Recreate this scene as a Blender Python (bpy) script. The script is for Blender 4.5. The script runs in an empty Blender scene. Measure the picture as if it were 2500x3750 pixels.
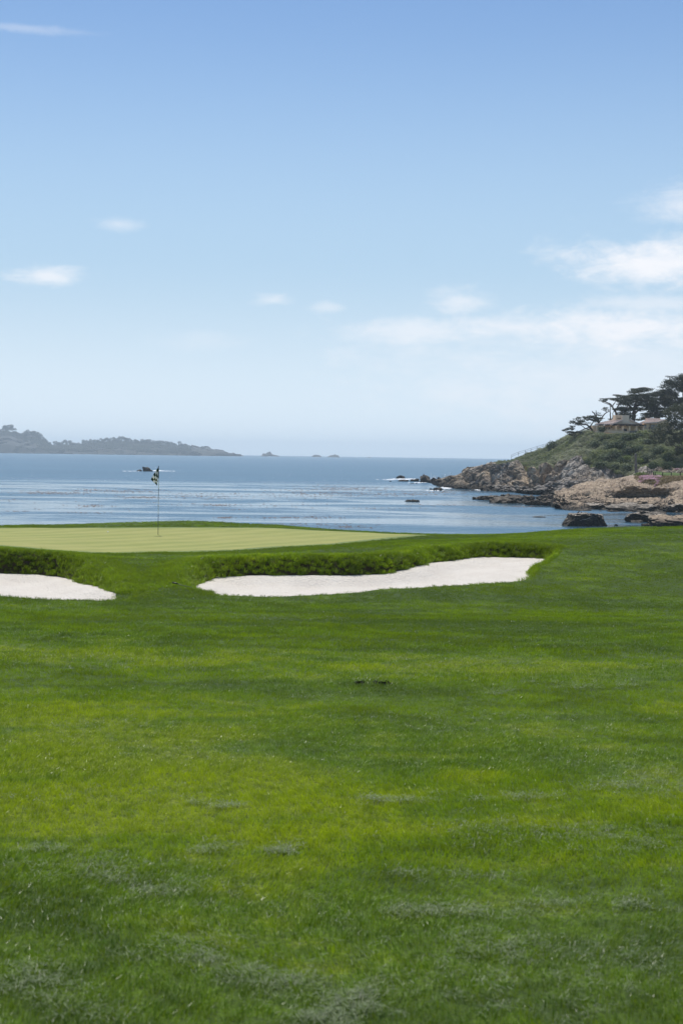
import bpy, math, random
import numpy as np
from mathutils import Vector, Matrix, Euler
random.seed(7)
RNG = np.random.default_rng(7)
S = bpy.context.scene
COL = S.collection
R = math.radians

# ============================================================ camera
F = 5208.0                      # focal length in photo pixels (photo is 2500 x 3750), a 50 mm lens
EYE = 1.65                      # eye height above the fairway underfoot
SEA = -8.35                     # sea level
PITCH = math.atan(212.5 / F)
ROLL = 0.0138
cam_d = bpy.data.cameras.new('camera'); cam = bpy.data.objects.new('camera', cam_d); COL.objects.link(cam)
cam.location = (0, 0, EYE)
CM = Matrix.Rotation(R(90) - PITCH, 3, 'X') @ Matrix.Rotation(ROLL, 3, 'Z')
cam.rotation_euler = CM.to_euler()
cam_d.sensor_fit = 'HORIZONTAL'; cam_d.sensor_width = 24.0; cam_d.lens = F * 24.0 / 2500
cam_d.clip_start = 0.1; cam_d.clip_end = 60000
cam_d.dof.use_dof = True; cam_d.dof.focus_distance = 38; cam_d.dof.aperture_fstop = 6.3
S.camera = cam
CMN = np.array(CM)

def ray(px, py):
    """direction(s) through a photo pixel, scaled so that y = 1"""
    px = np.asarray(px, float); py = np.asarray(py, float)
    d = np.stack([(px - 1250) / F, -(py - 1875) / F, -np.ones_like(px + py)], -1) @ CMN.T
    return d / d[..., 1:2]
def P(px, py, Y):
    Y = np.asarray(Y, float)
    return ray(px, py) * Y[..., None] + np.array([0, 0, EYE])
def project(p):
    c = (np.asarray(p, float) - np.array([0, 0, EYE])) @ CMN
    w = np.where(-c[..., 2] < 1e-3, np.nan, -c[..., 2])
    return c[..., 0] / w * F + 1250, -c[..., 1] / w * F + 1875
def level(px):                  # photo row of the true horizontal above column px
    return 1875 - 212.5 + ROLL * (px - 1250)
def seaY(px, py):               # distance at which the sea shows at that pixel
    r = ray(px, py)
    return float((SEA - EYE) / r[..., 2])

# ============================================================ light and sky
SUN_EL, SUN_AZ = R(66), R(-14)   # azimuth measured from straight ahead (+Y), negative to the left
sun_dir = Vector((math.sin(SUN_AZ) * math.cos(SUN_EL), math.cos(SUN_AZ) * math.cos(SUN_EL), math.sin(SUN_EL)))
sl = bpy.data.lights.new('sun', 'SUN'); sl.energy = 3.9; sl.angle = R(0.53); sl.color = (1.0, 0.95, 0.88)
so = bpy.data.objects.new('sun', sl); COL.objects.link(so)
so.rotation_euler = (-sun_dir).to_track_quat('-Z', 'Y').to_euler()
so.location = (0, 0, 60)

W = bpy.data.worlds.new('World'); S.world = W; W.use_nodes = True
wn, wl = W.node_tree.nodes, W.node_tree.links
wn.clear()
class NB:
    """small helper for building node trees"""
    def __init__(s, tree): s.t = tree; s.n = tree.nodes; s.l = tree.links
    def node(s, typ, **kw):
        n = s.n.new(typ)
        for k, v in kw.items(): setattr(n, k, v)
        return n
    def put(s, sock, v):
        if v is None: return
        if isinstance(v, bpy.types.NodeSocket): s.l.new(v, sock)
        else: sock.default_value = v
    def m(s, op, a, b=None, c=None, clamp=False):
        n = s.node('ShaderNodeMath', operation=op); n.use_clamp = clamp
        s.put(n.inputs[0], a); s.put(n.inputs[1], b); s.put(n.inputs[2], c)
        return n.outputs[0]
    def mix(s, f, a, b):
        n = s.node('ShaderNodeMix', data_type='RGBA'); s.put(n.inputs[0], f)
        for k, v in ((6, a), (7, b)):
            s.put(n.inputs[k], v if isinstance(v, bpy.types.NodeSocket) else (*v, 1.0))
        return n.outputs[2]
    def ramp(s, v, lo, hi, a=0.0, b=1.0, smooth=True):
        n = s.node('ShaderNodeMapRange'); n.interpolation_type = 'SMOOTHSTEP' if smooth else 'LINEAR'
        s.put(n.inputs[0], v); n.inputs[1].default_value = lo; n.inputs[2].default_value = hi
        n.inputs[3].default_value = a; n.inputs[4].default_value = b
        return n.outputs[0]
    def noise(s, vec, scale, detail=4, rough=0.55, dist=0.0, kind='FBM'):
        n = s.node('ShaderNodeTexNoise'); s.put(n.inputs['Vector'], vec)
        n.inputs['Scale'].default_value = scale; n.inputs['Detail'].default_value = detail
        n.inputs['Roughness'].default_value = rough; n.inputs['Distortion'].default_value = dist
        return n.outputs[0]
    def vmap(s, vec, scale=(1, 1, 1), loc=(0, 0, 0), rot=(0, 0, 0)):
        n = s.node('ShaderNodeMapping'); s.put(n.inputs[0], vec)
        n.inputs[1].default_value = loc; n.inputs[2].default_value = rot; n.inputs[3].default_value = scale
        return n.outputs[0]
b = NB(W.node_tree)
sky = b.node('ShaderNodeTexSky', sky_type='NISHITA'); sky.sun_disc = False
sky.sun_elevation = SUN_EL; sky.sun_rotation = SUN_AZ; sky.altitude = 0
sky.air_density = 1.0; sky.dust_density = 0.3; sky.ozone_density = 1.6
tc = b.node('ShaderNodeTexCoord'); sx = b.node('ShaderNodeSeparateXYZ'); b.l.new(tc.outputs['Generated'], sx.inputs[0])
az = b.m('ARCTAN2', sx.outputs[0], sx.outputs[1]); el = b.m('ARCSINE', sx.outputs[2])
azel = b.node('ShaderNodeCombineXYZ'); b.l.new(az, azel.inputs[0]); b.l.new(el, azel.inputs[1])
nvec = b.vmap(azel.outputs[0], (1, 2.4, 1))
wob = b.m('SUBTRACT', b.noise(nvec, 34, 8, 0.66, .3), 0.5)
wob2 = b.m('SUBTRACT', b.noise(b.vmap(nvec, loc=(3, 7, 1)), 9, 3, 0.5), 0.5)
wisp = b.noise(b.vmap(azel.outputs[0], (1, 3.2, 1), loc=(1.3, 0.4, 0), rot=(0, 0, 0.15)), 14, 6, 0.62, 0.4)
# soft clouds: azimuth, elevation (from photo columns and rows), half sizes in radians, strength
CL = [(175, 1028, 150, 34, .9), (425, 835, 75, 24, .45), (985, 1100, 85, 26, .55), (1180, 1127, 65, 20, .38), (1670, 1105, 125, 50, .65),
      (1500, 1215, 290, 42, .62), (1830, 1198, 200, 44, .75), (2250, 1205, 380, 85, .95), (2400, 985, 340, 95, 1.0), (2640, 940, 330, 130, 1.0), (2480, 790, 190, 70, .62), (2330, 1130, 300, 40, .5),
      (2900, 1200, 500, 120, 1.0), (90, 160, 200, 15, .25), (760, 1250, 160, 32, .18), (3300, 900, 300, 110, .8), (2250, 1400, 800, 190, .45), (-700, 1000, 260, 60, .7), (-1500, 1250, 500, 60, .6)]
acc = None
for (cx, cy, rx, ry, st) in CL:
    a0 = math.atan((cx - 1250) / F); e0 = math.atan((level(cx) - cy) / F)
    dx = b.m('DIVIDE', b.m('SUBTRACT', az, a0), rx * 1.15 / F); dy = b.m('DIVIDE', b.m('SUBTRACT', el, e0), ry * 1.15 / F)
    d = b.m('SQRT', b.m('ADD', b.m('MULTIPLY', dx, dx), b.m('MULTIPLY', dy, dy)))
    d = b.m('ADD', d, b.m('MULTIPLY', wob, 2.1)); d = b.m('ADD', d, b.m('MULTIPLY', wob2, 1.4))
    v = b.m('MULTIPLY', b.ramp(d, 1.25, 0.0), st)
    acc = v if acc is None else b.m('MAXIMUM', acc, v)
acc = b.m('MULTIPLY', acc, b.ramp(wisp, 0.25, 0.6, 0.72, 1.0))
cloud_col = (7.7, 7.8, 8.15)
grade = b.node('ShaderNodeMix', data_type='RGBA', blend_type='MULTIPLY'); grade.inputs[0].default_value = 1
b.l.new(sky.outputs[0], grade.inputs[6]); grade.inputs[7].default_value = (0.70, 0.81, 0.92, 1)
marine = b.ramp(el, R(19), R(4), 0, .9)                # pale marine air along the whole horizon
skyc = b.mix(marine, grade.outputs[2], (4.0, 5.5, 6.9))
skyc = b.mix(b.ramp(el, R(8), R(0), 0, 1), skyc, (6.5, 7.4, 8.1))
skycol = b.mix(acc, skyc, cloud_col)
bg = b.node('ShaderNodeBackground'); b.l.new(skycol, bg.inputs[0]); bg.inputs[1].default_value = 0.110
wo = b.node('ShaderNodeOutputWorld'); b.l.new(bg.outputs[0], wo.inputs[0])

S.view_settings.view_transform = 'Standard'; S.view_settings.look = 'None'
S.view_settings.gamma = 1.0; S.view_settings.use_curve_mapping = False
S.view_settings.exposure = 0.20
S.render.engine = 'CYCLES'
S.cycles.use_denoising = True; S.cycles.denoiser = 'OPENIMAGEDENOISE'; S.cycles.denoising_input_passes = 'RGB_ALBEDO_NORMAL'; S.cycles.denoising_prefilter = 'ACCURATE'
S.cycles.max_bounces = 6; S.cycles.diffuse_bounces = 2; S.cycles.glossy_bounces = 2
S.cycles.transmission_bounces = 3; S.cycles.volume_bounces = 2; S.cycles.transparent_max_bounces = 6
S.cycles.sample_clamp_indirect = 4.0

# ============================================================ numeric helpers
def _hash(ix, iy, iz, seed):
    h = (ix * 374761393 + iy * 668265263 + iz * 2147483647 + seed * 1274126177) & 0xffffffff
    h = ((h ^ (h >> 13)) * 1274126177) & 0xffffffff
    h = ((h ^ (h >> 16)) * 2246822519) & 0xffffffff
    return ((h ^ (h >> 15)) & 0xffffff) / float(0xffffff)
def vnoise(p, seed=0):
    i = np.floor(p).astype(np.int64); f = p - i; u = f * f * (3 - 2 * f)
    out = 0
    for dx in (0, 1):
        for dy in (0, 1):
            for dz in (0, 1):
                w = (u[:, 0] if dx else 1 - u[:, 0]) * (u[:, 1] if dy else 1 - u[:, 1]) * (u[:, 2] if dz else 1 - u[:, 2])
                out = out + w * _hash(i[:, 0] + dx, i[:, 1] + dy, i[:, 2] + dz, seed)
    return out * 2 - 1
def fbm(p, oct=4, seed=0, rough=0.5, ridged=False):
    a, s, out = 1.0, 1.0, 0
    for k in range(oct):
        n = vnoise(p * s + 17.3 * k, seed + k)
        out = out + a * ((1 - 2 * np.abs(n)) if ridged else n)
        a *= rough; s *= 2.03
    return out
def worley(p, seed=0):
    i = np.floor(p).astype(np.int64)
    d1 = np.full(len(p), 9.0); d2 = np.full(len(p), 9.0); cid = np.zeros(len(p))
    for dx in (-1, 0, 1):
        for dy in (-1, 0, 1):
            for dz in (-1, 0, 1):
                c = i + np.array([dx, dy, dz])
                o = np.stack([_hash(c[:, 0], c[:, 1], c[:, 2], seed + k) for k in (1, 2, 3)], 1)
                d = np.linalg.norm(c + o - p, axis=1)
                h = _hash(c[:, 0], c[:, 1], c[:, 2], seed + 9)
                near = d < d1
                d2 = np.where(near, d1, np.minimum(d2, d)); cid = np.where(near, h, cid); d1 = np.where(near, d, d1)
    return d1, d2, cid
def sstep(x, a, b_):
    t = np.clip((x - a) / (b_ - a), 0, 1); return t * t * (3 - 2 * t)

class TPS:
    """smooth surface z(x, y) through scattered points"""
    def __init__(s, pts, lam=1e-3):
        s.p = pts[:, :2]; n = len(pts)
        K = s.k(np.linalg.norm(s.p[:, None] - s.p[None], axis=2)) + lam * np.eye(n)
        Q = np.c_[np.ones(n), s.p]
        A = np.block([[K, Q], [Q.T, np.zeros((3, 3))]])
        s.w = np.linalg.solve(A, np.r_[pts[:, 2], 0, 0, 0])
    @staticmethod
    def k(r): return r * r * np.log(r + 1e-9)
    def __call__(s, x, y):
        sh = np.shape(x); q = np.c_[np.ravel(x), np.ravel(y)]; out = np.empty(len(q))
        for k in range(0, len(q), 50000):
            c = q[k:k + 50000]
            out[k:k + 50000] = s.k(np.linalg.norm(c[:, None] - s.p[None], axis=2)) @ s.w[:-3] + s.w[-3] + c @ s.w[-2:]
        return out.reshape(sh)

def inpoly(x, y, poly):
    c = np.zeros(np.shape(x), bool); n = len(poly)
    for k in range(n):
        x1, y1 = poly[k]; x2, y2 = poly[(k + 1) % n]
        if y1 == y2: continue
        c ^= ((y1 > y) != (y2 > y)) & (x < (x2 - x1) * (y - y1) / (y2 - y1) + x1)
    return c
def segdist(x, y, pts, closed=False):
    d = np.full(np.shape(x), 1e9); n = len(pts)
    for k in range(n if closed else n - 1):
        a, b_ = np.array(pts[k][:2], float), np.array(pts[(k + 1) % n][:2], float); v = b_ - a
        t = np.clip(((x - a[0]) * v[0] + (y - a[1]) * v[1]) / (v @ v + 1e-12), 0, 1)
        d = np.minimum(d, np.hypot(x - a[0] - t * v[0], y - a[1] - t * v[1]))
    return d
def smooth_line(pts, n=8, closed=False):
    """Catmull-Rom through the points"""
    pts = [np.array(p, float) for p in pts]; out = []; N = len(pts)
    for k in range(N if closed else N - 1):
        if closed: p0, p1, p2, p3 = (pts[(k + j) % N] for j in (-1, 0, 1, 2))
        else: p0, p1, p2, p3 = pts[max(k - 1, 0)], pts[k], pts[k + 1], pts[min(k + 2, N - 1)]
        for t in np.arange(n) / n:
            out.append(.5 * (2 * p1 + (p2 - p0) * t + (2 * p0 - 5 * p1 + 4 * p2 - p3) * t * t + (3 * p1 - p0 - 3 * p2 + p3) * t ** 3))
    if not closed: out.append(pts[-1])
    return np.array(out)

# ============================================================ object helpers
def mesh_fast(name, verts, faces, smooth=True):
    """faces: int array (n,3) or (n,4)"""
    verts = np.asarray(verts, np.float32); faces = np.asarray(faces, np.int32)
    me = bpy.data.meshes.new(name); k = faces.shape[1]
    me.vertices.add(len(verts)); me.vertices.foreach_set('co', verts.ravel())
    me.loops.add(faces.size); me.loops.foreach_set('vertex_index', faces.ravel())
    me.polygons.add(len(faces)); me.polygons.foreach_set('loop_start', np.arange(0, faces.size, k, dtype=np.int32))
    me.update(calc_edges=True); me.validate()
    me.polygons.foreach_set('use_smooth', np.full(len(me.polygons), smooth)); me.update()
    return me
def tag(o, label=None, cat=None, group=None, kind=None):
    if label: o['label'] = label
    if cat: o['category'] = cat
    if group: o['group'] = group
    if kind: o['kind'] = kind
    return o
def obj(name, me, mat=None, parent=None, loc=None):
    o = bpy.data.objects.new(name, me); COL.objects.link(o)
    if mat is not None and me is not None and not me.materials: me.materials.append(mat)
    if loc is not None: o.location = loc
    if parent is not None:
        o.parent = parent
    return o
def empty(name, loc, label, cat, group=None):
    o = bpy.data.objects.new(name, None); COL.objects.link(o); o.location = loc; o.empty_display_size = .3
    return tag(o, label, cat, group)
def fattr(me, name, arr):
    a = me.attributes.new(name, 'FLOAT', 'POINT'); a.data.foreach_set('value', np.asarray(arr, np.float32))
class MB:
    """collects shapes and builds one mesh; coordinates are relative to an origin"""
    def __init__(s, org=(0, 0, 0)): s.v = []; s.f = []; s.o = np.array(org, float)
    def add(s, vs, fs):
        k = len(s.v); s.v += [tuple(np.array(v, float) - s.o) for v in vs]; s.f += [tuple(i + k for i in f) for f in fs]
    def box(s, x0, x1, y0, y1, z0, z1):
        s.add([(x0, y0, z0), (x1, y0, z0), (x1, y1, z0), (x0, y1, z0), (x0, y0, z1), (x1, y0, z1), (x1, y1, z1), (x0, y1, z1)],
              [(0, 3, 2, 1), (4, 5, 6, 7), (0, 1, 5, 4), (1, 2, 6, 5), (2, 3, 7, 6), (3, 0, 4, 7)])
    def prism(s, front, depth):
        """front: list of (x, y, z) in one plane (seen from -y), depth along +y"""
        n = len(front); back = [(x, y + depth, z) for x, y, z in front]
        s.add(list(front) + back, [tuple(range(n)), tuple(range(2 * n - 1, n - 1, -1))] + [((k + 1) % n, k, n + k, n + (k + 1) % n) for k in range(n)])
    def tube(s, pts, radii, n=8, cap=True):
        pts = [np.array(p, float) for p in pts]; rings = []
        k0 = len(s.v)
        for i, p in enumerate(pts):
            t = pts[min(i + 1, len(pts) - 1)] - pts[max(i - 1, 0)]; t = t / (np.linalg.norm(t) + 1e-9)
            a = np.cross(t, (0, 0, 1) if abs(t[2]) < .9 else (0, 1, 0)); a /= np.linalg.norm(a); c = np.cross(t, a)
            r = radii[i] if hasattr(radii, '__len__') else radii
            for q in range(n):
                th = 2 * math.pi * q / n
                s.v.append(tuple(p + r * (a * math.cos(th) + c * math.sin(th)) - s.o))
        for i in range(len(pts) - 1):
            for q in range(n):
                A, B = k0 + i * n + q, k0 + i * n + (q + 1) % n
                s.f.append((A, B, B + n, A + n))
        if cap:
            s.f.append(tuple(k0 + q for q in range(n - 1, -1, -1))); s.f.append(tuple(k0 + (len(pts) - 1) * n + q for q in range(n)))
    def build(s, name, mat, parent=None, loc=None, smooth=False):
        me = bpy.data.meshes.new(name); me.from_pydata(s.v, [], s.f); me.validate(); me.update()
        if smooth: me.polygons.foreach_set('use_smooth', [True] * len(me.polygons))
        return obj(name, me, mat, parent, loc)

# ============================================================ materials
def new_mat(name):
    m = bpy.data.materials.new(name); m.use_nodes = True; m.node_tree.nodes.clear(); return m, NB(m.node_tree)
def geo_pos(b): return b.node('ShaderNodeNewGeometry').outputs['Position']
def finish(b, bsdf): o = b.node('ShaderNodeOutputMaterial'); b.l.new(bsdf, o.inputs[0]); return o
def principled(b, col, rough=0.8, spec=0.5, normal=None, metallic=0.0):
    n = b.node('ShaderNodeBsdfPrincipled')
    b.put(n.inputs['Base Color'], col if isinstance(col, bpy.types.NodeSocket) else (*col, 1))
    b.put(n.inputs['Roughness'], rough); b.put(n.inputs['Specular IOR Level'], spec); n.inputs['Metallic'].default_value = metallic
    if normal is not None: b.l.new(normal, n.inputs['Normal'])
    return n
def bump(b, h, strength=0.5, dist=0.1):
    n = b.node('ShaderNodeBump'); b.put(n.inputs['Height'], h); b.put(n.inputs['Strength'], strength); n.inputs['Distance'].default_value = dist
    return n.outputs[0]
def simple_mat(name, col, rough=0.7, spec=0.4, var=0.15, scale=6.0, metallic=0.0, bmp=0.0):
    m, b = new_mat(name); p = geo_pos(b); n = b.noise(p, scale, 5, 0.6)
    c = b.mix(b.ramp(n, 0.3, 0.7), tuple(x * (1 - var) for x in col), tuple(min(1, x * (1 + var)) for x in col))
    nr = bump(b, n, bmp, 0.05) if bmp else None
    finish(b, principled(b, c, rough, spec, nr, metallic).outputs[0]); return m

def turf_group():
    """colour of the turf at a place on the ground: patches of brighter, yellower and darker grass"""
    g = bpy.data.node_groups.new('turf_colour', 'ShaderNodeTree')
    g.interface.new_socket('Color', in_out='OUTPUT', socket_type='NodeSocketColor')
    b = NB(g); p = geo_pos(b); flat = b.vmap(p, (1, 1, 0))
    big = b.noise(b.vmap(flat, (.5, 1, 0), loc=(4.1, 2.2, 0)), 0.33, 3, 0.5, 0.4)
    mid = b.noise(b.vmap(flat, (.8, 1, 0), loc=(1, 5, 0)), 1.1, 4, 0.6, 0.3)
    fine = b.noise(flat, 9.0, 3, 0.6)
    v = b.m('ADD', b.m('MULTIPLY', big, 0.62), b.m('MULTIPLY', mid, 0.38))
    # far part of the fairway is lusher and darker, the left near middle is sun-bleached
    sp = b.node('ShaderNodeSeparateXYZ'); b.l.new(flat, sp.inputs[0])
    X, Y = sp.outputs[0], sp.outputs[1]
    def blob(cx, cy, rx, ry):
        dx = b.m('DIVIDE', b.m('SUBTRACT', X, cx), rx); dy = b.m('DIVIDE', b.m('SUBTRACT', Y, cy), ry)
        d = b.m('ADD', b.m('MULTIPLY', dx, dx), b.m('MULTIPLY', dy, dy)); return b.ramp(b.m('ADD', d, b.m('MULTIPLY', b.m('SUBTRACT', mid, .5), 2.5)), 1.3, 0.0)
    dry = b.m('MAXIMUM', b.m('MAXIMUM', b.m('MULTIPLY', blob(-1.6, 9.0, 1.5, 3.2), .85), b.m('MULTIPLY', blob(1.4, 14.5, 2.2, 1.6), .75)), b.m('MAXIMUM', b.m('MULTIPLY', blob(-0.3, 7.0, 1.0, 1.4), .5), b.m('MULTIPLY', blob(-1.6, 15.0, 2.2, 1.2), .6)))
    v2 = b.m('ADD', v, b.m('MULTIPLY', dry, 0.24))
    pat = b.noise(b.vmap(flat, (.75, 1, 0), loc=(7, 3, 0)), 1.7, 5, 0.62, 0.5)
    lush_and_vignette = b.m('ADD', b.ramp(Y, 15.5, 21.0, 0, .07), b.ramp(Y, 7.0, 4.5, 0, .05))  # far turf lusher; nearest turf also darkened, partly lens vignette put into colour
    v2 = b.m('SUBTRACT', b.m('ADD', v2, b.m('MULTIPLY', b.m('SUBTRACT', pat, .5), .95)), lush_and_vignette)
    base = b.mix(b.ramp(v2, 0.36, 0.54), (0.092, 0.185, 0.008), (0.260, 0.440, 0.009))
    col = b.mix(b.ramp(v2, 0.53, 0.72), base, (0.600, 0.720, 0.012))
    col = b.mix(b.ramp(fine, 0.35, 0.65, 0.0, 0.55), col, (0.085, 0.150, 0.012))
    go = b.node('NodeGroupOutput'); b.l.new(col, go.inputs[0]); return g
TURF = turf_group()

def blade_mat(name, tint=(1, 1, 1), trans=0.42, tip=(0.24, 0.27, 0.07), tipf=0.25, rough=0.42, spec=0.35):
    m, b = new_mat(name)
    g = b.node('ShaderNodeGroup'); g.node_tree = TURF
    mul = b.node('ShaderNodeMix', data_type='RGBA', blend_type='MULTIPLY'); mul.inputs[0].default_value = 1
    b.l.new(g.outputs[0], mul.inputs[6]); mul.inputs[7].default_value = (*tint, 1)
    at = b.node('ShaderNodeAttribute', attribute_name='shade')       # per-blade colour: green to straw
    oi = b.node('ShaderNodeObjectInfo')
    c = b.mix(b.m('MULTIPLY', at.outputs['Fac'], tipf * 2), mul.outputs[2], tip)
    c = b.mix(b.m('MULTIPLY', oi.outputs['Random'], 0.5), c, b.mix(.6, c, (.02, .05, .008)))
    sh2 = b.node('ShaderNodeAttribute', attribute_name='dim'); c = b.mix(b.m('MULTIPLY', sh2.outputs['Fac'], .3), c, b.mix(.7, c, (.015, .04, .006)))
    pr = principled(b, c, b.ramp(at.outputs['Fac'], 0, .6, rough + .08, .33), b.ramp(at.outputs['Fac'], 0, .6, spec * .8, .5))
    tr = b.node('ShaderNodeBsdfTranslucent'); b.l.new(b.mix(.5, c, (0.34, 0.46, 0.01)), tr.inputs[0])
    mx = b.node('ShaderNodeMixShader'); mx.inputs[0].default_value = trans
    b.l.new(pr.outputs[0], mx.inputs[1]); b.l.new(tr.outputs[0], mx.inputs[2]); finish(b, mx.outputs[0]); return m
M = {}
M['blade'] = blade_mat('fairway_blade', tipf=.15)
M['rough'] = blade_mat('rough_blade', (1.1, 1.08, 1.0), .48, (0.22, 0.26, 0.07), .3, .45)
def ground_mat():
    m, b = new_mat('turf_ground'); g = b.node('ShaderNodeGroup'); g.node_tree = TURF; p = geo_pos(b)
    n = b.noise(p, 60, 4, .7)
    shaded_thatch = b.mix(.62, g.outputs[0], (0.028, 0.044, 0.010)); c = b.mix(b.ramp(n, .3, .7), (0.030, 0.050, 0.010), shaded_thatch)  # thatch colour deepened to stand in for the blades' own shade
    sn = b.node('ShaderNodeSeparateXYZ'); b.l.new(b.node('ShaderNodeNewGeometry').outputs['True Normal'], sn.inputs[0])
    c = b.mix(b.ramp(sn.outputs[2], .80, .62), c, b.mix(b.ramp(n, .35, .65), (0.030, 0.026, 0.014), (0.085, 0.060, 0.032)))
    finish(b, principled(b, c, .85, .2, bump(b, n, .6, .02)).outputs[0]); return m
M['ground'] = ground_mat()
def green_mat():
    m, b = new_mat('putting_turf'); p = geo_pos(b)
    sp = b.node('ShaderNodeSeparateXYZ'); b.l.new(p, sp.inputs[0])
    # mowing stripes: the cylinder mower lays the grass to and fro, one pass beside the next
    ax = b.m('ADD', b.m('MULTIPLY', sp.outputs[0], 0.80), b.m('MULTIPLY', sp.outputs[1], -0.60))
    w = b.m('SINE', b.m('MULTIPLY', ax, 2 * math.pi / 1.25))
    st = b.ramp(w, -.35, .35)
    fine = b.noise(b.vmap(p, (1, 1, 0)), 38, 5, .75); med = b.noise(b.vmap(p, (.5, 1.3, 0)), 1.9, 4, .6); bigs = b.noise(b.vmap(p, (.3, 1, 0)), .5, 3, .5)
    c = b.mix(b.m('MULTIPLY', st, .8), (0.245, 0.260, 0.062), (0.330, 0.325, 0.090))
    c = b.mix(b.ramp(med, .35, .7, 0, .6), c, (0.20, 0.225, 0.045))
    c = b.mix(b.ramp(bigs, .4, .7, 0, .35), c, (0.37, 0.33, 0.11))
    c = b.mix(b.ramp(fine, .35, .7, 0, .5), c, (0.19, 0.215, 0.05))
    finish(b, principled(b, c, .8, .25, bump(b, fine, .5, .01)).outputs[0]); return m
M['green'] = green_mat()
def sand_mat():
    m, b = new_mat('bunker_sand'); p = geo_pos(b)
    n1 = b.noise(p, 1.2, 4, .6); n2 = b.noise(p, 140, 3, .7); n3 = b.noise(b.vmap(p, (1, 1, 0), rot=(0, 0, .5)), 14, 4, .6, .5)
    c = b.mix(b.ramp(n1, .3, .7), (0.68, 0.625, 0.545), (0.74, 0.69, 0.61))
    c = b.mix(b.ramp(n2, .5, .8, 0, .2), c, (0.55, 0.49, 0.41))
    h = b.m('ADD', b.m('MULTIPLY', n3, .8), b.m('MULTIPLY', n2, .15))
    finish(b, principled(b, c, .9, .15, bump(b, h, .9, .09)).outputs[0]); return m
M['sand'] = sand_mat()
def sea_mat():
    m, b = new_mat('sea_water'); p = geo_pos(b)
    sp = b.node('ShaderNodeSeparateXYZ'); b.l.new(p, sp.inputs[0]); X, Y = sp.outputs[0], sp.outputs[1]
    far = b.ramp(Y, 380, 560, 0, 1)                        # open water beyond the kelp is ruffled by the wind
    st1 = b.noise(b.vmap(p, (.016, .042, 0), loc=(.4, .1, 0)), 1.0, 7, .66, .8)
    st2 = b.noise(b.vmap(p, (.0016, .010, 0), loc=(2, 1, 0)), 1.0, 5, .6)
    chop = b.ramp(st1, .40, .64)
    calm = b.m('MAXIMUM', chop, far)
    calm = b.m('MULTIPLY', calm, b.m('MAXIMUM', b.ramp(X, 105, 55, .5, 1.0), far))
    wav = b.noise(b.vmap(p, (.55, 1.1, 0)), 1.0, 3, .55); wav2 = b.noise(b.vmap(p, (.12, .3, 0), loc=(3, 3, 0)), 1.0, 4, .6); wav3 = b.noise(b.vmap(p, (2.5, 4.5, 0)), 1.0, 2, .5)
    h = b.m('ADD', b.m('ADD', b.m('MULTIPLY', wav, .35), b.m('MULTIPLY', wav2, .8)), b.m('MULTIPLY', wav3, .08))
    bs = b.m('MULTIPLY', b.ramp(calm, 0, 1, .10, .62), b.ramp(Y, 2500, 600, .45, 1))
    nr = bump(b, h, bs, 1.0)
    deep = b.mix(b.ramp(st2, .35, .65), (0.030, 0.095, 0.150), (0.040, 0.120, 0.180))
    deep = b.mix(b.ramp(calm, 0, 1), b.mix(.5, deep, (.05, .09, .12)), deep)
    pr = principled(b, deep, b.ramp(calm, 0, 1, .10, .30), .5, nr); pr.inputs['IOR'].default_value = 1.333
    finish(b, pr.outputs[0]); return m
M['sea'] = sea_mat()
def rock_mat(name, light, dark, scale=.5, wet_top=1.4, strata=(0, 0, 0), lichen=None, soft=1.6):
    """stone with joints; near the tide line it is wet and covered in dark weed and mussels, with face shade painted in by slope"""
    m, b = new_mat(name); p = geo_pos(b); q = b.vmap(p, (1, 1, 2.2), rot=strata)
    n1 = b.noise(q, scale, 6, .62, .4); n2 = b.noise(p, scale * 7, 5, .7); n3 = b.noise(p, scale * .25, 3, .5)
    c = b.mix(b.ramp(n1, .36, .64), dark, light); c = b.mix(b.ramp(n3, .35, .65, 0, .5), c, tuple(x * .75 for x in light))
    vo = b.node('ShaderNodeTexVoronoi', feature='DISTANCE_TO_EDGE'); b.put(vo.inputs['Vector'], b.vmap(q, (.8, .8, .8))); vo.inputs['Scale'].default_value = scale * 1.6
    c = b.mix(b.ramp(vo.outputs['Distance'], .06, 0.0, 0, .6), c, tuple(x * .3 for x in dark))
    c = b.mix(b.ramp(n2, .46, .66, 0, .7), c, tuple(x * .6 for x in dark))
    bed = b.noise(b.vmap(p, (.25, .25, 2.6), rot=(0, .06, 0)), .9, 5, .65, .4); c = b.mix(b.ramp(bed, .52, .66, 0, .7), c, tuple(x * .7 for x in dark))
    sp = b.node('ShaderNodeSeparateXYZ'); b.l.new(p, sp.inputs[0])
    hz = b.m('ADD', b.m('SUBTRACT', sp.outputs[2], SEA), b.m('MULTIPLY', b.m('SUBTRACT', n1, .5), 1.8))
    gn = b.node('ShaderNodeSeparateXYZ'); b.l.new(b.node('ShaderNodeNewGeometry').outputs['True Normal'], gn.inputs[0])
    hz = b.m('ADD', hz, b.ramp(gn.outputs[2], .3, .85, -.7, .8))  # shading put into colour: steep faces go darker, flat tops stay paler
    c = b.mix(b.ramp(hz, wet_top + soft * .5, wet_top - soft * .5), c, b.mix(b.ramp(n2, .35, .65), (0.016, 0.014, 0.011), (0.062, 0.052, 0.036)))
    if lichen: c = b.mix(b.m('MULTIPLY', b.ramp(b.noise(p, .18, 3, .5), .52, .62), b.ramp(hz, wet_top + 2, wet_top + 5)), c, lichen)
    h = b.m('ADD', n1, b.m('ADD', b.m('MULTIPLY', n2, .35), b.ramp(vo.outputs['Distance'], 0, .08, -.3, 0)))
    finish(b, principled(b, c, .85, .3, bump(b, h, .7, .35)).outputs[0]); return m
M['sandstone'] = rock_mat('sandstone', (0.48, 0.37, 0.25), (0.24, 0.18, 0.125), .35, 1.6)
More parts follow.
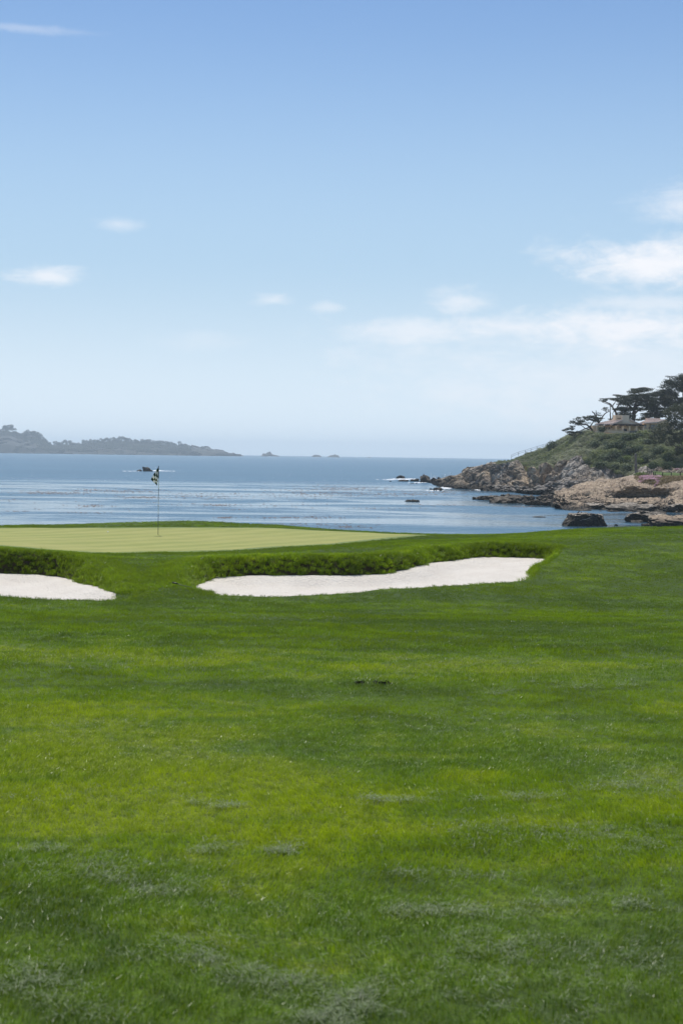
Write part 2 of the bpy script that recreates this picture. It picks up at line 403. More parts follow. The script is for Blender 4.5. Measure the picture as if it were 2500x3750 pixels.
M['searock'] = rock_mat('weedy_rock', (0.23, 0.19, 0.14), (0.08, 0.065, 0.048), .8, 1.1, soft=1.0)
M['stackrock'] = rock_mat('pale_topped_rock', (0.50, 0.43, 0.34), (0.10, 0.085, 0.065), .9, 1.55, soft=.7)
M['boulder'] = rock_mat('grey_boulder', (0.36, 0.32, 0.275), (0.16, 0.14, 0.115), .7, 1.0)
def headland_mat():
    m, b = new_mat('headland_cliff'); p = geo_pos(b)
    q = b.vmap(p, (1, .6, 1), rot=(.2, .65, .1)); q2 = b.vmap(q, (1, 1, 3.5))
    n1 = b.noise(q2, .22, 7, .65, .6); n2 = b.noise(p, 1.6, 6, .7); n3 = b.noise(p, .05, 3, .5)
    c = b.mix(b.ramp(n1, .38, .62), (0.19, 0.165, 0.138), (0.50, 0.45, 0.38))
    c = b.mix(b.ramp(n3, .42, .6, 0, .8), c, b.mix(b.ramp(n1, .35, .65), (0.24, 0.18, 0.12), (0.54, 0.42, 0.28)))
    vo = b.node('ShaderNodeTexVoronoi', feature='DISTANCE_TO_EDGE'); b.put(vo.inputs['Vector'], q); vo.inputs['Scale'].default_value = .38
    nv = b.node('ShaderNodeTexNoise'); b.put(nv.inputs['Vector'], p); nv.inputs['Scale'].default_value = .35; nv.inputs['Detail'].default_value = 3
    va = b.node('ShaderNodeVectorMath', operation='MULTIPLY_ADD'); b.l.new(nv.outputs['Color'], va.inputs[0]); va.inputs[1].default_value = (5, 5, 5); b.l.new(b.vmap(q, (1.3, .6, .4)), va.inputs[2])
    b.put(vo.inputs['Vector'], va.outputs[0])
    c = b.mix(b.ramp(vo.outputs['Distance'], .05, 0, 0, .45), c, (0.05, 0.042, 0.035))
    c = b.mix(b.ramp(n2, .52, .72, 0, .6), c, (0.10, 0.085, 0.07))
    vs = b.noise(b.vmap(p, (1, .4, .16), rot=(0, .35, 0)), .8, 5, .65, .3); c = b.mix(b.ramp(vs, .50, .66, 0, .75), c, (0.085, 0.070, 0.056))
    c = b.mix(b.ramp(b.noise(p, .09, 4, .6), .50, .60, 0, .55), c, (0.15, 0.125, 0.10))
    sp = b.node('ShaderNodeSeparateXYZ'); b.l.new(p, sp.inputs[0])
    hz = b.m('ADD', b.m('SUBTRACT', sp.outputs[2], SEA), b.m('MULTIPLY', b.m('SUBTRACT', n1, .5), 4.0))
    c = b.mix(b.ramp(hz, 2.6, 1.0), c, b.mix(b.ramp(n2, .35, .65), (0.018, 0.016, 0.013), (0.075, 0.062, 0.045)))
    vg = b.node('ShaderNodeAttribute', attribute_name='veg')
    vc = b.mix(b.ramp(n2, .35, .65), (0.030, 0.040, 0.015), (0.085, 0.105, 0.045))
    vc = b.mix(b.ramp(b.noise(p, .12, 3, .5), .56, .64, 0, .7), vc, (0.16, 0.075, 0.030))
    vm = b.ramp(b.m('ADD', vg.outputs['Fac'], b.m('MULTIPLY', b.m('SUBTRACT', n2, .5), .8)), .42, .58)
    c = b.mix(vm, c, vc)
    h = b.m('ADD', n1, b.m('ADD', b.m('MULTIPLY', n2, .4), b.ramp(vo.outputs['Distance'], 0, .1, -.5, 0)))
    finish(b, principled(b, c, .9, .2, bump(b, h, .8, .8)).outputs[0]); return m
M['headland'] = headland_mat()
def leaf_mat(name, cols, scale=.3, trans=.25, rough=.55, attr_mix=.6):
    m, b = new_mat(name); p = geo_pos(b); n = b.noise(p, scale, 3, .5); n2 = b.noise(p, scale * 6, 3, .6)
    c = b.mix(b.ramp(n, .4, .6), cols[0], cols[1]); c = b.mix(b.ramp(n2, .45, .7, 0, .6), c, cols[2])
    oi = b.node('ShaderNodeObjectInfo'); c = b.mix(b.m('MULTIPLY', b.ramp(oi.outputs['Random'], .55, 1, smooth=False), attr_mix), c, cols[-1])
    pr = principled(b, c, rough, .3); tr = b.node('ShaderNodeBsdfTranslucent'); b.l.new(c, tr.inputs[0])
    mx = b.node('ShaderNodeMixShader'); mx.inputs[0].default_value = trans
    b.l.new(pr.outputs[0], mx.inputs[1]); b.l.new(tr.outputs[0], mx.inputs[2]); finish(b, mx.outputs[0]); return m
M['scrub'] = leaf_mat(trans=.42, name='coastal_scrub', cols=[(0.165, 0.200, 0.085), (0.350, 0.360, 0.240), (0.065, 0.090, 0.032), (0.310, 0.350, 0.080)], scale=.05, attr_mix=.5)
M['bush'] = leaf_mat('dark_bush', [(0.034, 0.062, 0.020), (0.058, 0.100, 0.026), (0.016, 0.030, 0.011), (0.042, 0.070, 0.022)], .3)
M['limebush'] = leaf_mat('lime_bush', [(0.14, 0.19, 0.03), (0.18, 0.24, 0.04), (0.08, 0.12, 0.02), (0.15, 0.2, 0.03)], .5)
M['cypress'] = leaf_mat('cypress_foliage', [(0.016, 0.030, 0.014), (0.032, 0.046, 0.018), (0.013, 0.022, 0.011), (0.030, 0.045, 0.018)], .12, .12, .6, 0)
M['pine'] = leaf_mat('pine_foliage', [(0.045, 0.062, 0.020), (0.075, 0.085, 0.030), (0.030, 0.036, 0.016), (0.06, 0.07, 0.02)], .4, .2, .55, 0)
M['farwood'] = leaf_mat('far_wood', [(0.020, 0.032, 0.016), (0.032, 0.045, 0.022), (0.014, 0.022, 0.012), (0.03, 0.04, 0.02)], .01, .1, .7, 0)
M['bark'] = simple_mat('weathered_bark', (0.085, 0.070, 0.060), .9, .2, .35, 2.0, bmp=.5)
M['deadwood'] = simple_mat('bleached_dead_wood', (0.16, 0.145, 0.13), .9, .2, .3, 2.0, bmp=.5)
M['farland'] = simple_mat('far_cliff', (0.040, 0.040, 0.036), .9, .2, .6, .03)
M['farrock'] = simple_mat('far_rock', (0.10, 0.09, 0.08), .9, .2, .45, .05)
M['iceplant'] = leaf_mat('ice_plant', [(0.16, 0.12, 0.035), (0.20, 0.13, 0.045), (0.09, 0.085, 0.025), (0.2, 0.15, 0.04)], .4, .2)
M['pink'] = leaf_mat('pink_flowers', [(0.60, 0.36, 0.46), (0.66, 0.42, 0.52), (0.35, 0.22, 0.22), (0.6, 0.35, 0.45)], .5, .3)
M['kelp'] = simple_mat('brown_kelp', (0.12, 0.065, 0.038), .7, .2, .5, .4)
M['foam'] = simple_mat('foam_glint_white', (0.80, 0.83, 0.85), .6, .4, .06, .6)
M['clip'] = simple_mat('clippings_sheen_tone', (0.115, 0.150, 0.060), .55, .35, .5, 30)
M['soil'] = simple_mat('dark_soil', (0.020, 0.020, 0.014), .9, .2, .4, 80)

# ============================================================ golf ground
ctl = []
def add(pts): ctl.extend(P(x, y, Y) for x, y, Y in pts)
raw = [(-4, 0, 0), (4, 0, 0), (0, 0, 0), (-2, 4, -.02), (2, 4, -.02), (-3, 10, -.30), (3, 10, -.30), (0, 17, -.60), (-5, 17, -.58), (5, 17, -.6), (-14, 0, 0), (14, 0, .1),
       (14, 14, -.3), (-14, 14, -.5), (0, -20, .2), (-20, -10, .1), (20, -10, .3), (-24, 30, -1.0), (24, 30, -.6), (-24, 48, -1.1), (26, 46, -.5), (-45, 10, -.2), (45, 10, .6), (0, -60, .5), (-60, 50, -1), (60, 50, 0)]
add([(0, 2179, 25), (128, 2193, 24.6), (351, 2201, 24.5), (459, 2199, 25), (650, 2187, 26), (829, 2180, 27), (1096, 2176, 27.3), (1383, 2158, 28), (1670, 2139, 29.3), (1904, 2125, 31), (2200, 2120, 31.5), (2500, 2122, 31.5), (-300, 2160, 25)])
add([(670, 2055, 32), (829, 2050, 32.2), (1000, 2047, 32.2), (1287, 2043, 32.2), (1478, 2034, 33), (1612, 2012, 34.6), (1813, 2000, 36), (1957, 2000, 36.3), (2043, 2012, 35.8), (2200, 2050, 34), (2500, 2030, 35)])
add([(-300, 2015, 32.6), (0, 2022, 32.6), (300, 2040, 32.4), (430, 2062, 31.6), (540, 2060, 31.8), (560, 2130, 28.3)])
add([(-300, 1990, 36), (0, 2002, 35.5), (255, 2018, 35), (446, 2026, 34.8), (829, 2016, 36.3), (1000, 2007, 37.5), (1287, 1986, 40.5), (1478, 1969, 43.5), (1579, 1959, 45.3), (576, 1960, 43.7), (1300, 1963, 44), (100, 1965, 42)])
add([(0, 1935, 47), (576, 1934, 47.3), (1000, 1936, 47.6), (-300, 1938, 46.5)])
add([(0, 1924, 49.5), (258, 1920.5, 49.5), (402, 1914, 49.8), (517, 1909, 50), (689, 1903, 50), (775, 1906, 50), (900, 1915, 50), (1000, 1921, 49.7), (1287, 1942, 49.2), (1574, 1951, 49), (1813, 1958, 48), (1957, 1946, 47.5), (2081, 1936, 47), (2244, 1931, 46.5), (2500, 1927, 46), (2700, 1925, 46)])
ZB = TPS(np.array([tuple(p) for p in ctl] + raw, float), 2e-3)

def on_ground(px, py, zf=ZB, y0=3.0, y1=56.0):
    """where the ray of a photo pixel first meets the smooth ground"""
    px = np.atleast_1d(np.asarray(px, float)); py = np.atleast_1d(np.asarray(py, float))
    r = ray(px, py); Ys = np.linspace(y0, y1, 531)
    X = r[:, 0:1] * Ys; Z = r[:, 2:3] * Ys + EYE; G = zf(X, np.broadcast_to(Ys, X.shape)); below = Z < G
    k = np.where(below.any(1), below.argmax(1), len(Ys) - 1)
    return np.c_[r[:, 0] * Ys[k], Ys[k]]

def poly_from(pts): return [tuple(P(x, y, Y)[:2]) for x, y, Y in pts]
# sand outlines; the far edge is the crest of the grass face
HOLE = [smooth_line(poly_from([(655, 2150, 29.2), (720, 2100, 32.0), (829, 2050, 32.6), (1000, 2047, 32.6), (1287, 2043, 32.6), (1420, 2038, 33.0), (1520, 2028, 34.0), (1612, 2012, 35.3), (1813, 2000, 36.7), (2015, 2008, 36.3), (2052, 2060, 35.0),
                      (1984, 2095, 32.9), (1904, 2125, 31), (1670, 2139, 29.4), (1383, 2158, 28), (1096, 2176, 27.3), (829, 2180, 27.1), (770, 2170, 27.5)]), 6, True),
        smooth_line(poly_from([(-500, 2015, 33.2), (0, 2022, 33.2), (150, 2028, 33.2), (270, 2045, 32.6), (350, 2090, 31.0), (432, 2158, 28.2), (482, 2191, 26.0), (462, 2203, 24.9), (351, 2201, 24.6), (128, 2193, 24.7), (0, 2179, 25.1), (-250, 2150, 25.6), (-500, 2120, 26.5)]), 6, True)]
SANDZ = [TPS(np.array([tuple(P(x, y, Y) - [0, 0, .20 if x < 1500 else .14]) for x, y, Y in [(720, 2134, 30.5), (765, 2126, 31.2), (1000, 2114, 31.4), (1191, 2125, 31.0), (1383, 2118, 31.2), (1459, 2110, 31.8), (1574, 2077, 33.4), (1670, 2053, 34.9), (1813, 2039, 35.5), (1985, 2042, 35.2)]] +
                  [tuple(P(x, y, Y) - np.array([0, 0, dz])) for x, y, Y, dz in [(829, 2180, 27.3, .16), (1096, 2176, 27.7, .18), (1383, 2158, 28.5, .16), (1670, 2139, 29.9, .13), (1900, 2125, 31.3, .06)]]), 1e-3),
         TPS(np.array([tuple(P(x, y, Y) - [0, 0, .17 if x < 300 else .13]) for x, y, Y in [(-300, 2100, 32.2), (0, 2105, 32), (128, 2114, 31.8), (223, 2136, 30.6), (312, 2155, 29.3), (383, 2171, 28.0), (440, 2186, 26.6)]] +
                  [tuple(P(x, y, Y) - np.array([0, 0, dz])) for x, y, Y, dz in [(351, 2201, 25.0, .10), (128, 2193, 25.3, .18), (0, 2179, 25.7, .2), (-300, 2140, 26.3, .2), (450, 2199, 25.6, .05)]]), 1e-3)]
def backness(x, y):
    mid = np.interp(x, [-8, -5, -4.24, -3.75, -3.4, 0, 4.3, 6.5], [28.5, 27.0, 26.0, 25.4, 29.0, 29.6, 32.6, 33.5]); return sstep(y, mid - .6, mid + .6)
def sand_flash(x, y, hole):
    """the sand is raked up against the grass face at the far side"""
    mid = np.interp(x, [-8, -5, -4.24, -3.75, -3.4, 0, 4.3, 6.5], [29, 28.0, 26.6, 25.8, 29.5, 29.9, 33.0, 34.0]); d = segdist(x, y, hole, True)
    return .17 * sstep(d, 1.25, .30) * sstep(y, mid - .4, mid + .6) * np.interp(x, [2, 4.5], [1, .15])
def ground_z(x, y, bumps=True):
    """turf surface with the bunkers sunk into it; also returns how much each point belongs to a bunker"""
    x = np.asarray(x, float); y = np.asarray(y, float); z = ZB(x, y); inb = np.zeros(x.shape)
    if bumps:
        q = np.c_[np.ravel(x), np.ravel(y), np.zeros(x.size)]
        z = z + (fbm(q * .45, 3, 3) * .018 + fbm(q * 2.2, 2, 8) * .006).reshape(x.shape)
    for hole, sz in zip(HOLE, SANDZ):
        near = (x > hole[:, 0].min() - 1) & (x < hole[:, 0].max() + 1) & (y > hole[:, 1].min() - 1) & (y < hole[:, 1].max() + 1)
        if not near.any(): continue
        xi, yi = x[near], y[near]
        d = segdist(xi, yi, hole, True) * np.where(inpoly(xi, yi, hole), 1, -1)
        q = np.c_[xi, yi, 0 * xi]; d = d + fbm(q * 1.6, 3, 5) * .055
        s = sstep(d, -.05, .16 + .52 * backness(xi, yi))
        zs = sz(xi, yi) + sand_flash(xi, yi, hole); zt = z[near] * (1 - s) + (sz(xi, yi) - .20) * s
        z[near] = zt; inb[near] = np.maximum(inb[near], np.where((zt < zs - .004) & (d > -.05), 1.0, s * .8))
    edge = np.interp(x, [-12, -2.3, 3, 5.2, 7.5, 12], [50.0, 50.0, 49.0, 48.0, 47.0, 46.0]) - .3
    z = np.where(y > edge, z - .35 * np.clip(y - edge, 0, 4) ** 1.5 - 9 * sstep(y, edge + 1, edge + 14), z) - .012
    return z, inb
def grid_mesh(name, xs, ys, zf):
    X, Y = np.meshgrid(xs, ys); Z = zf(X, Y); nx, ny = len(xs), len(ys)
    v = np.stack([X, Y, Z], -1).reshape(-1, 3); i = np.arange(nx * ny).reshape(ny, nx)
    f = np.stack([i[:-1, :-1], i[:-1, 1:], i[1:, 1:], i[1:, :-1]], -1).reshape(-1, 4)
    return mesh_fast(name, v, f)
def steps(*seg):
    out = [seg[0][0]]
    for a, b_, st in seg: out += list(np.linspace(a, b_, max(1, int(round((b_ - a) / st))) + 1)[1:])
    return np.array(out)
xs = steps((-90, -20, 3.5), (-20, -13, .4), (-13, 13, .1), (13, 20, .4), (20, 90, 3.5))
ys = steps((-70, 0, 3.5), (0, 23, .25), (23, 38, .09), (38, 53, .2), (53, 70, 1.0))
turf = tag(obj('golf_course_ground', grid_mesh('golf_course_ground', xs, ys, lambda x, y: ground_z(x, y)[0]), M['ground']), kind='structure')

for k, (hole, sz) in enumerate(zip(HOLE, SANDZ)):
    x0, x1, y0, y1 = hole[:, 0].min() - .1, hole[:, 0].max() + .1, hole[:, 1].min() - .1, hole[:, 1].max() + .1
    gx, gy = np.arange(x0, x1, .08), np.arange(y0, y1, .08); X, Y = np.meshgrid(gx, gy)
    q = np.c_[X.ravel(), Y.ravel(), 0 * X.ravel()]
    Z = sz(X, Y) + sand_flash(X, Y, hole) + (fbm(q * 1.5, 3, 21) * .012 + fbm(np.c_[q[:, 0] * 2, q[:, 1] * 9, q[:, 2]], 2, 22) * .006).reshape(X.shape)
    keep = inpoly(X, Y, hole); i = np.arange(X.size).reshape(X.shape)
    ok = keep[:-1, :-1] & keep[:-1, 1:] & keep[1:, 1:] & keep[1:, :-1]
    f = np.stack([i[:-1, :-1], i[:-1, 1:], i[1:, 1:], i[1:, :-1]], -1)[ok]
    used = np.unique(f); re = np.full(X.size, -1); re[used] = np.arange(len(used))
    v = np.stack([X, Y, Z], -1).reshape(-1, 3)[used]
    o = obj('bunker_sand', mesh_fast('bunker_sand', v, re[f]), M['sand']); tag(o, kind='structure')

# putting green and its collar: sheets just above the ground
GREEN = smooth_line([tuple(p) for p in on_ground([-500, 0, 255, 446, 574, 829, 1000, 1287, 1478, 1560, 1579], [1985, 2002, 2018, 2026, 2024, 2016, 2007, 1986, 1969.5, 1962, 1959])] +
                    [tuple(P(x, y, Y)[:2]) for x, y, Y in [(1520, 1952, 46.9), (1400, 1945, 47.5), (1200, 1938, 47.8), (1000, 1936, 47.8), (576, 1934, 47.5), (0, 1935, 47.3), (-500, 1938, 47)]], 6, True)
def inset(poly, d):
    p = np.array(poly); t = np.roll(p, -1, 0) - np.roll(p, 1, 0); t /= np.linalg.norm(t, axis=1)[:, None]; n = np.c_[-t[:, 1], t[:, 0]]
    a = np.sum(p[:, 0] * np.roll(p[:, 1], -1) - np.roll(p[:, 0], -1) * p[:, 1]); return p + n * (d if a > 0 else -d)
def sheet(name, poly, lift, mat, res=.22):
    from mathutils.geometry import delaunay_2d_cdt
    poly = np.array(poly); gx = np.arange(poly[:, 0].min(), poly[:, 0].max(), res); gy = np.arange(poly[:, 1].min(), poly[:, 1].max(), res)
    X, Y = np.meshgrid(gx, gy); k = inpoly(X, Y, poly); k[k] = segdist(X[k], Y[k], poly, True) > .08; pts = np.c_[X[k], Y[k]]
    r = delaunay_2d_cdt([Vector(p) for p in poly] + [Vector(p) for p in pts], [], [list(range(len(poly)))], 1, 1e-5)
    xy = np.array([v[:] for v in r[0]]); f = np.array([t for t in r[2] if len(t) == 3])
    a, b_, c = xy[f[:, 0]], xy[f[:, 1]], xy[f[:, 2]]; ar = (b_[:, 0] - a[:, 0]) * (c[:, 1] - a[:, 1]) - (b_[:, 1] - a[:, 1]) * (c[:, 0] - a[:, 0]); f[ar < 0] = f[ar < 0][:, ::-1]
    z = ZB(xy[:, 0], xy[:, 1]) + (fbm(np.c_[xy * .45, 0 * xy[:, 0]], 3, 3) * .018 + fbm(np.c_[xy * 2.2, 0 * xy[:, 0]], 2, 8) * .006) + lift
    z = z - .010 * (segdist(xy[:, 0], xy[:, 1], poly, True) < .004)      # the rim is pressed into the turf below
    return obj(name, mesh_fast(name, np.c_[xy, z], f), mat)
M['collar'] = simple_mat('collar_turf', (0.15, 0.19, 0.05), .8, .25, .25, 20)
GRASS_EDGE = inset(GREEN, .07)
tag(sheet('green_collar', GREEN, .004, M['collar']), kind='structure')
tag(sheet('putting_green', inset(GREEN, .38), .012, M['green']), kind='structure')

# ============================================================ grass (stuff)
def blades_proto(name, n, rad, h, w, lean, seed, mat, curl=.4, hvar=.4):
    r = np.random.default_rng(seed)
    a = r.uniform(0, 2 * np.pi, n); q = rad * np.sqrt(r.uniform(0, 1, n)); bx, by = q * np.cos(a), q * np.sin(a)
    H = h * (1 + hvar * r.uniform(-1, 1, n)); dirx = lean + r.normal(0, .45, n); diry = r.normal(0, .45, n)
    fa = r.uniform(0, np.pi, n); wx, wy = np.cos(fa) * w / 2, np.sin(fa) * w / 2
    ww = r.uniform(.7, 1.3, n); wx *= ww; wy *= ww
    m1 = np.c_[bx + dirx * H * .35, by + diry * H * .35, H * .55]
    m2 = np.c_[bx + dirx * H * (.75 + curl * .5), by + diry * H * (.75 + curl * .5), H * (1 - .25 * curl * r.uniform(0, 2, n))]
    V = np.empty((n, 5, 3)); z0 = np.full(n, -.01)
    V[:, 0] = np.c_[bx - wx, by - wy, z0]; V[:, 1] = np.c_[bx + wx, by + wy, z0]
    V[:, 2] = m1 + np.c_[wx * .85, wy * .85, 0 * wx]; V[:, 3] = m1 - np.c_[wx * .85, wy * .85, 0 * wx]; V[:, 4] = m2
    k = np.arange(n)[:, None] * 5
    F3 = np.concatenate([k + [0, 1, 2], k + [0, 2, 3], k + [3, 2, 4]], 1).reshape(-1, 3)
    me = mesh_fast(name, V.reshape(-1, 3), F3, smooth=False)
    sh = (r.uniform(0, 1, n) ** 3); fattr(me, 'shade', np.repeat(sh, 5)); fattr(me, 'dim', np.repeat(r.uniform(0, 1, n), 5)); me.materials.append(mat)
    return bpy.data.objects.new(name, me)          # only instanced, never linked itself
def scatter(name, pts, rots, scl, protos, idx=None, seed=0):
    me = bpy.data.meshes.new(name); me.vertices.add(len(pts)); me.vertices.foreach_set('co', np.asarray(pts, np.float32).ravel())
    a = me.attributes.new('rot', 'FLOAT_VECTOR', 'POINT'); a.data.foreach_set('vector', np.asarray(rots, np.float32).ravel())
    fattr(me, 'scl', scl)
    a = me.attributes.new('pick', 'INT', 'POINT'); r = np.random.default_rng(seed)
    a.data.foreach_set('value', (r.integers(0, len(protos), len(pts)) if idx is None else idx).astype(np.int32)); me.update()
    o = bpy.data.objects.new(name, me); COL.objects.link(o)
    for p in protos:
        for mt in p.data.materials:
            if mt.name not in [q.name for q in me.materials]: me.materials.append(mt)
    g = bpy.data.node_groups.new(name + '_scatter', 'GeometryNodeTree')
    g.interface.new_socket('Geometry', in_out='INPUT', socket_type='NodeSocketGeometry'); g.interface.new_socket('Geometry', in_out='OUTPUT', socket_type='NodeSocketGeometry')
    b = NB(g); gi, go = b.node('NodeGroupInput'), b.node('NodeGroupOutput'); j = b.node('GeometryNodeJoinGeometry')
    for p in reversed(protos):
        oi = b.node('GeometryNodeObjectInfo'); oi.inputs['Object'].default_value = p; oi.inputs['As Instance'].default_value = True; b.l.new(oi.outputs['Geometry'], j.inputs[0])
    def na(nm, t):
        n = b.node('GeometryNodeInputNamedAttribute', data_type=t); n.inputs[0].default_value = nm; return n.outputs[0]
    ip = b.node('GeometryNodeInstanceOnPoints'); ip.inputs['Pick Instance'].default_value = True
    b.l.new(gi.outputs[0], ip.inputs['Points']); b.l.new(j.outputs[0], ip.inputs['Instance']); b.l.new(na('pick', 'INT'), ip.inputs['Instance Index'])
    er = b.node('FunctionNodeEulerToRotation'); b.l.new(na('rot', 'FLOAT_VECTOR'), er.inputs[0]); b.l.new(er.outputs[0], ip.inputs['Rotation'])
    b.l.new(na('scl', 'FLOAT'), ip.inputs['Scale']); b.l.new(ip.outputs[0], go.inputs[0])
    md = o.modifiers.new('scatter', 'NODES'); md.node_group = g
    return tag(o, kind='stuff')
def jitter_points(x0f, y0, y1, sp, margin):
    out = []; y = y0
    while y < y1:
        s = sp(y); w = .245 * y + margin; xs_ = np.arange(-w, w, s); out.append(np.c_[xs_ + RNG.uniform(-.5, .5, len(xs_)) * s, y + RNG.uniform(-.5, .5, len(xs_)) * s]); y += s
    return np.concatenate(out)
def lean_dir(x, y):   # the way the grass was brushed by mower and wheels
    q = np.c_[x * .35, y * .8, 0 * x]; return fbm(q, 3, 31) * 2.2 + fbm(np.c_[x * 1.5, y * 3, 0 * x], 2, 35) * .8
def face_dist(x, y):
    return np.minimum(*[segdist(x, y, h, True) for h in HOLE])
near_p = [blades_proto('grass_tuft', 34, .05, .026, .0022, .55, s, M['blade']) for s in range(5)]
mid_p = [blades_proto('grass_tuft', 40, .095, .026, .0036, .5, 20 + s, M['blade']) for s in range(5)]
for nm, y0, y1, sp, protos in (('fairway_grass', 1.2, 13.0, lambda y: .052 + .0012 * y, near_p), ('fairway_grass', 13.0, 52.0, lambda y: .085 + .0012 * y, mid_p)):
    p = jitter_points(None, y0, y1, sp, 4.5)
    z, inb = ground_z(p[:, 0], p[:, 1]); ok = (inb < .9) & ~inpoly(p[:, 0], p[:, 1], GRASS_EDGE) & (p[:, 1] < 53)
    p, z = p[ok], z[ok]; n = len(p)
    rot = np.c_[RNG.normal(0, .12, n), RNG.normal(0, .12, n), lean_dir(p[:, 0], p[:, 1]) + RNG.normal(0, .5, n)]
    hv = 1 + .25 * fbm(np.c_[p * 1.1, 0 * z], 3, 41)
    o = scatter(nm, np.c_[p, z], rot, hv * RNG.uniform(.85, 1.15, n), protos, seed=int(y0))
    print(nm, n)
# long rough: on the bunker faces, round the mounds between the bunkers, behind the green
rough_p = [blades_proto('rough_tuft', 46, .085, .085, .0055, .35, 60 + s, M['rough'], .9) for s in range(6)]
long_p = [blades_proto('rough_tuft', 44, .07, .095, .0055, .45, 70 + s, M['rough'], 1.0, .25) for s in range(5)]
p = jitter_points(None, 24.0, 37.5, lambda y: .085, 3.5); d = face_dist(p[:, 0], p[:, 1]); z, inb = ground_z(p[:, 0], p[:, 1])
TONGUE = poly_from([(560, 2040, 33), (660, 2050, 32.5), (700, 2100, 30.5), (690, 2150, 28.5), (830, 2182, 27), (640, 2190, 26), (455, 2203, 25), (480, 2180, 26.4), (440, 2140, 29), (330, 2080, 31.2), (300, 2040, 32.8)])
back = p[:, 1] > 27.8 + np.abs(p[:, 0] + 1) * 0
lipfront = (inb < .03) & (d < .6) & ~inpoly(p[:, 0], p[:, 1], TONGUE)
# front lips are mown down; the back half of each rim is long
px_, py_ = project(np.c_[p, z])
backrim = (d < .75) & (inb < .95) & (py_ < np.interp(px_, [0, 470, 640, 1000, 1400, 1650, 1850, 1950, 2100], [2130, 2175, 2150, 2125, 2120, 2085, 2060, 2060, 1985]))
ton = inpoly(p[:, 0], p[:, 1], TONGUE) & (inb < .95)
sel = backrim | ton | ((inb > .03) & (inb < .55) & (d > .0) & (px_ > 1860) & (py_ < 2128))
hs = np.interp(d * (inb < .02), [0, .75], [1, .4]); prb = np.where(ton & ~backrim, .8, 1.0); sel &= RNG.uniform(0, 1, len(p)) < prb
q, zz, ib = p[sel], z[sel], inb[sel]; n = len(q)
rot = np.c_[RNG.normal(0, .25, n) - .35 * (ib > .05) + .1, RNG.normal(0, .25, n), RNG.uniform(-.6, .6, n) - 1.57]
scatter('bunker_rough_grass', np.c_[q, zz], rot, RNG.uniform(.7, 1.25, n) * np.where(ton[sel] & ~backrim[sel], .62, 1.0) * hs[sel], rough_p, seed=5)
sel2 = (inb > .02) & (inb < .95) & backrim & (RNG.uniform(0, 1, len(p)) < .6); q, zz = p[sel2], z[sel2]; n = len(q); q = q + RNG.normal(0, .03, q.shape)
rot = np.c_[RNG.normal(.40, .25, n), RNG.normal(0, .25, n), RNG.uniform(-.7, .7, n)]
scatter('bunker_rough_grass', np.c_[q, zz], rot, RNG.uniform(.6, 1.1, n), long_p, seed=6)
# dry mowings in windrows; silvery right-hand bands imitate sky sheen on flattened grass
STREAKS = [([(60, 3110), (230, 3120), (400, 3190), (480, 3275), (700, 3285), (1000, 3280)], .04, 480), ([(300, 3200), (560, 3230), (900, 3300)], .10, 260), ([(740, 3115), (900, 3112), (1090, 3130)], .025, 260),
           ([(540, 3480), (700, 3520), (900, 3560), (1100, 3610), (1350, 3640), (1700, 3680), (2200, 3680)], .04, 700), ([(850, 3560), (1150, 3620), (1450, 3640)], .04, 200), ([(0, 3600), (250, 3680), (520, 3745)], .05, 280), ([(100, 3560), (300, 3640)], .05, 300),
           ([(1320, 3210), (1500, 3205), (1900, 3232)], .03, 380), ([(1350, 2925), (1500, 2942), (1950, 2930), (2300, 2880), (2500, 2830)], .045, 700), ([(1450, 3330), (1750, 3335), (2500, 3320)], .03, 420),
           ([(1900, 3060), (2200, 3100), (2500, 3110)], .22, 1100), ([(2080, 2525), (2300, 2510), (2500, 2495)], .12, 700), ([(700, 2940), (950, 2965)], .03, 220), ([(1400, 3440), (1650, 3445), (1950, 3470)], .08, 700), ([(1900, 3560), (2500, 3510)], .2, 1100),
           ([(1650, 3680), (2200, 3560), (2500, 3500)], .2, 700), ([(2350, 2900), (2500, 2870)], .2, 500), ([(900, 2270), (1500, 2268)], .1, 260), ([(1800, 2540), (1960, 2535)], .05, 160), ([(560, 3420), (700, 3440)], .06, 160), ([(1150, 3740), (1300, 3690)], .04, 250)]
pts = []
for line, wd, cnt in STREAKS:
    L = smooth_line([tuple(c) for c in line], 10); t = np.sort(RNG.uniform(0, len(L) - 1.001, cnt)); k = t.astype(int); fr = (t - k)[:, None]; c = L[k] * (1 - fr) + L[k + 1] * fr
    clump = vnoise(np.c_[c[:, 0] * .012, c[:, 1] * .05, 0 * t], 51) > -.25
    clump &= (RNG.uniform(0, 1, cnt) < .5) & (vnoise(np.c_[c[:, 0] * .035, c[:, 1] * .14, 0 * t], 52) > .02)
    g = on_ground(c[:, 0], c[:, 1]); g = g + np.c_[RNG.normal(0, wd * 1.2, cnt), RNG.normal(0, wd, cnt) * np.where(RNG.uniform(0, 1, cnt) < .3, 2.2, .8)]; pts.append(g[clump])
p = np.concatenate(pts)
extra = jitter_points(None, 3.6, 16, lambda y: .14, .5); extra = extra[vnoise(np.c_[extra[:, 0] * 1.1, extra[:, 1] * 2.4, 0 * extra[:, 0]], 77) > .25]
p = np.concatenate([p, extra]); z, _ = ground_z(p[:, 0], p[:, 1]); n = len(p)
clip_p = []
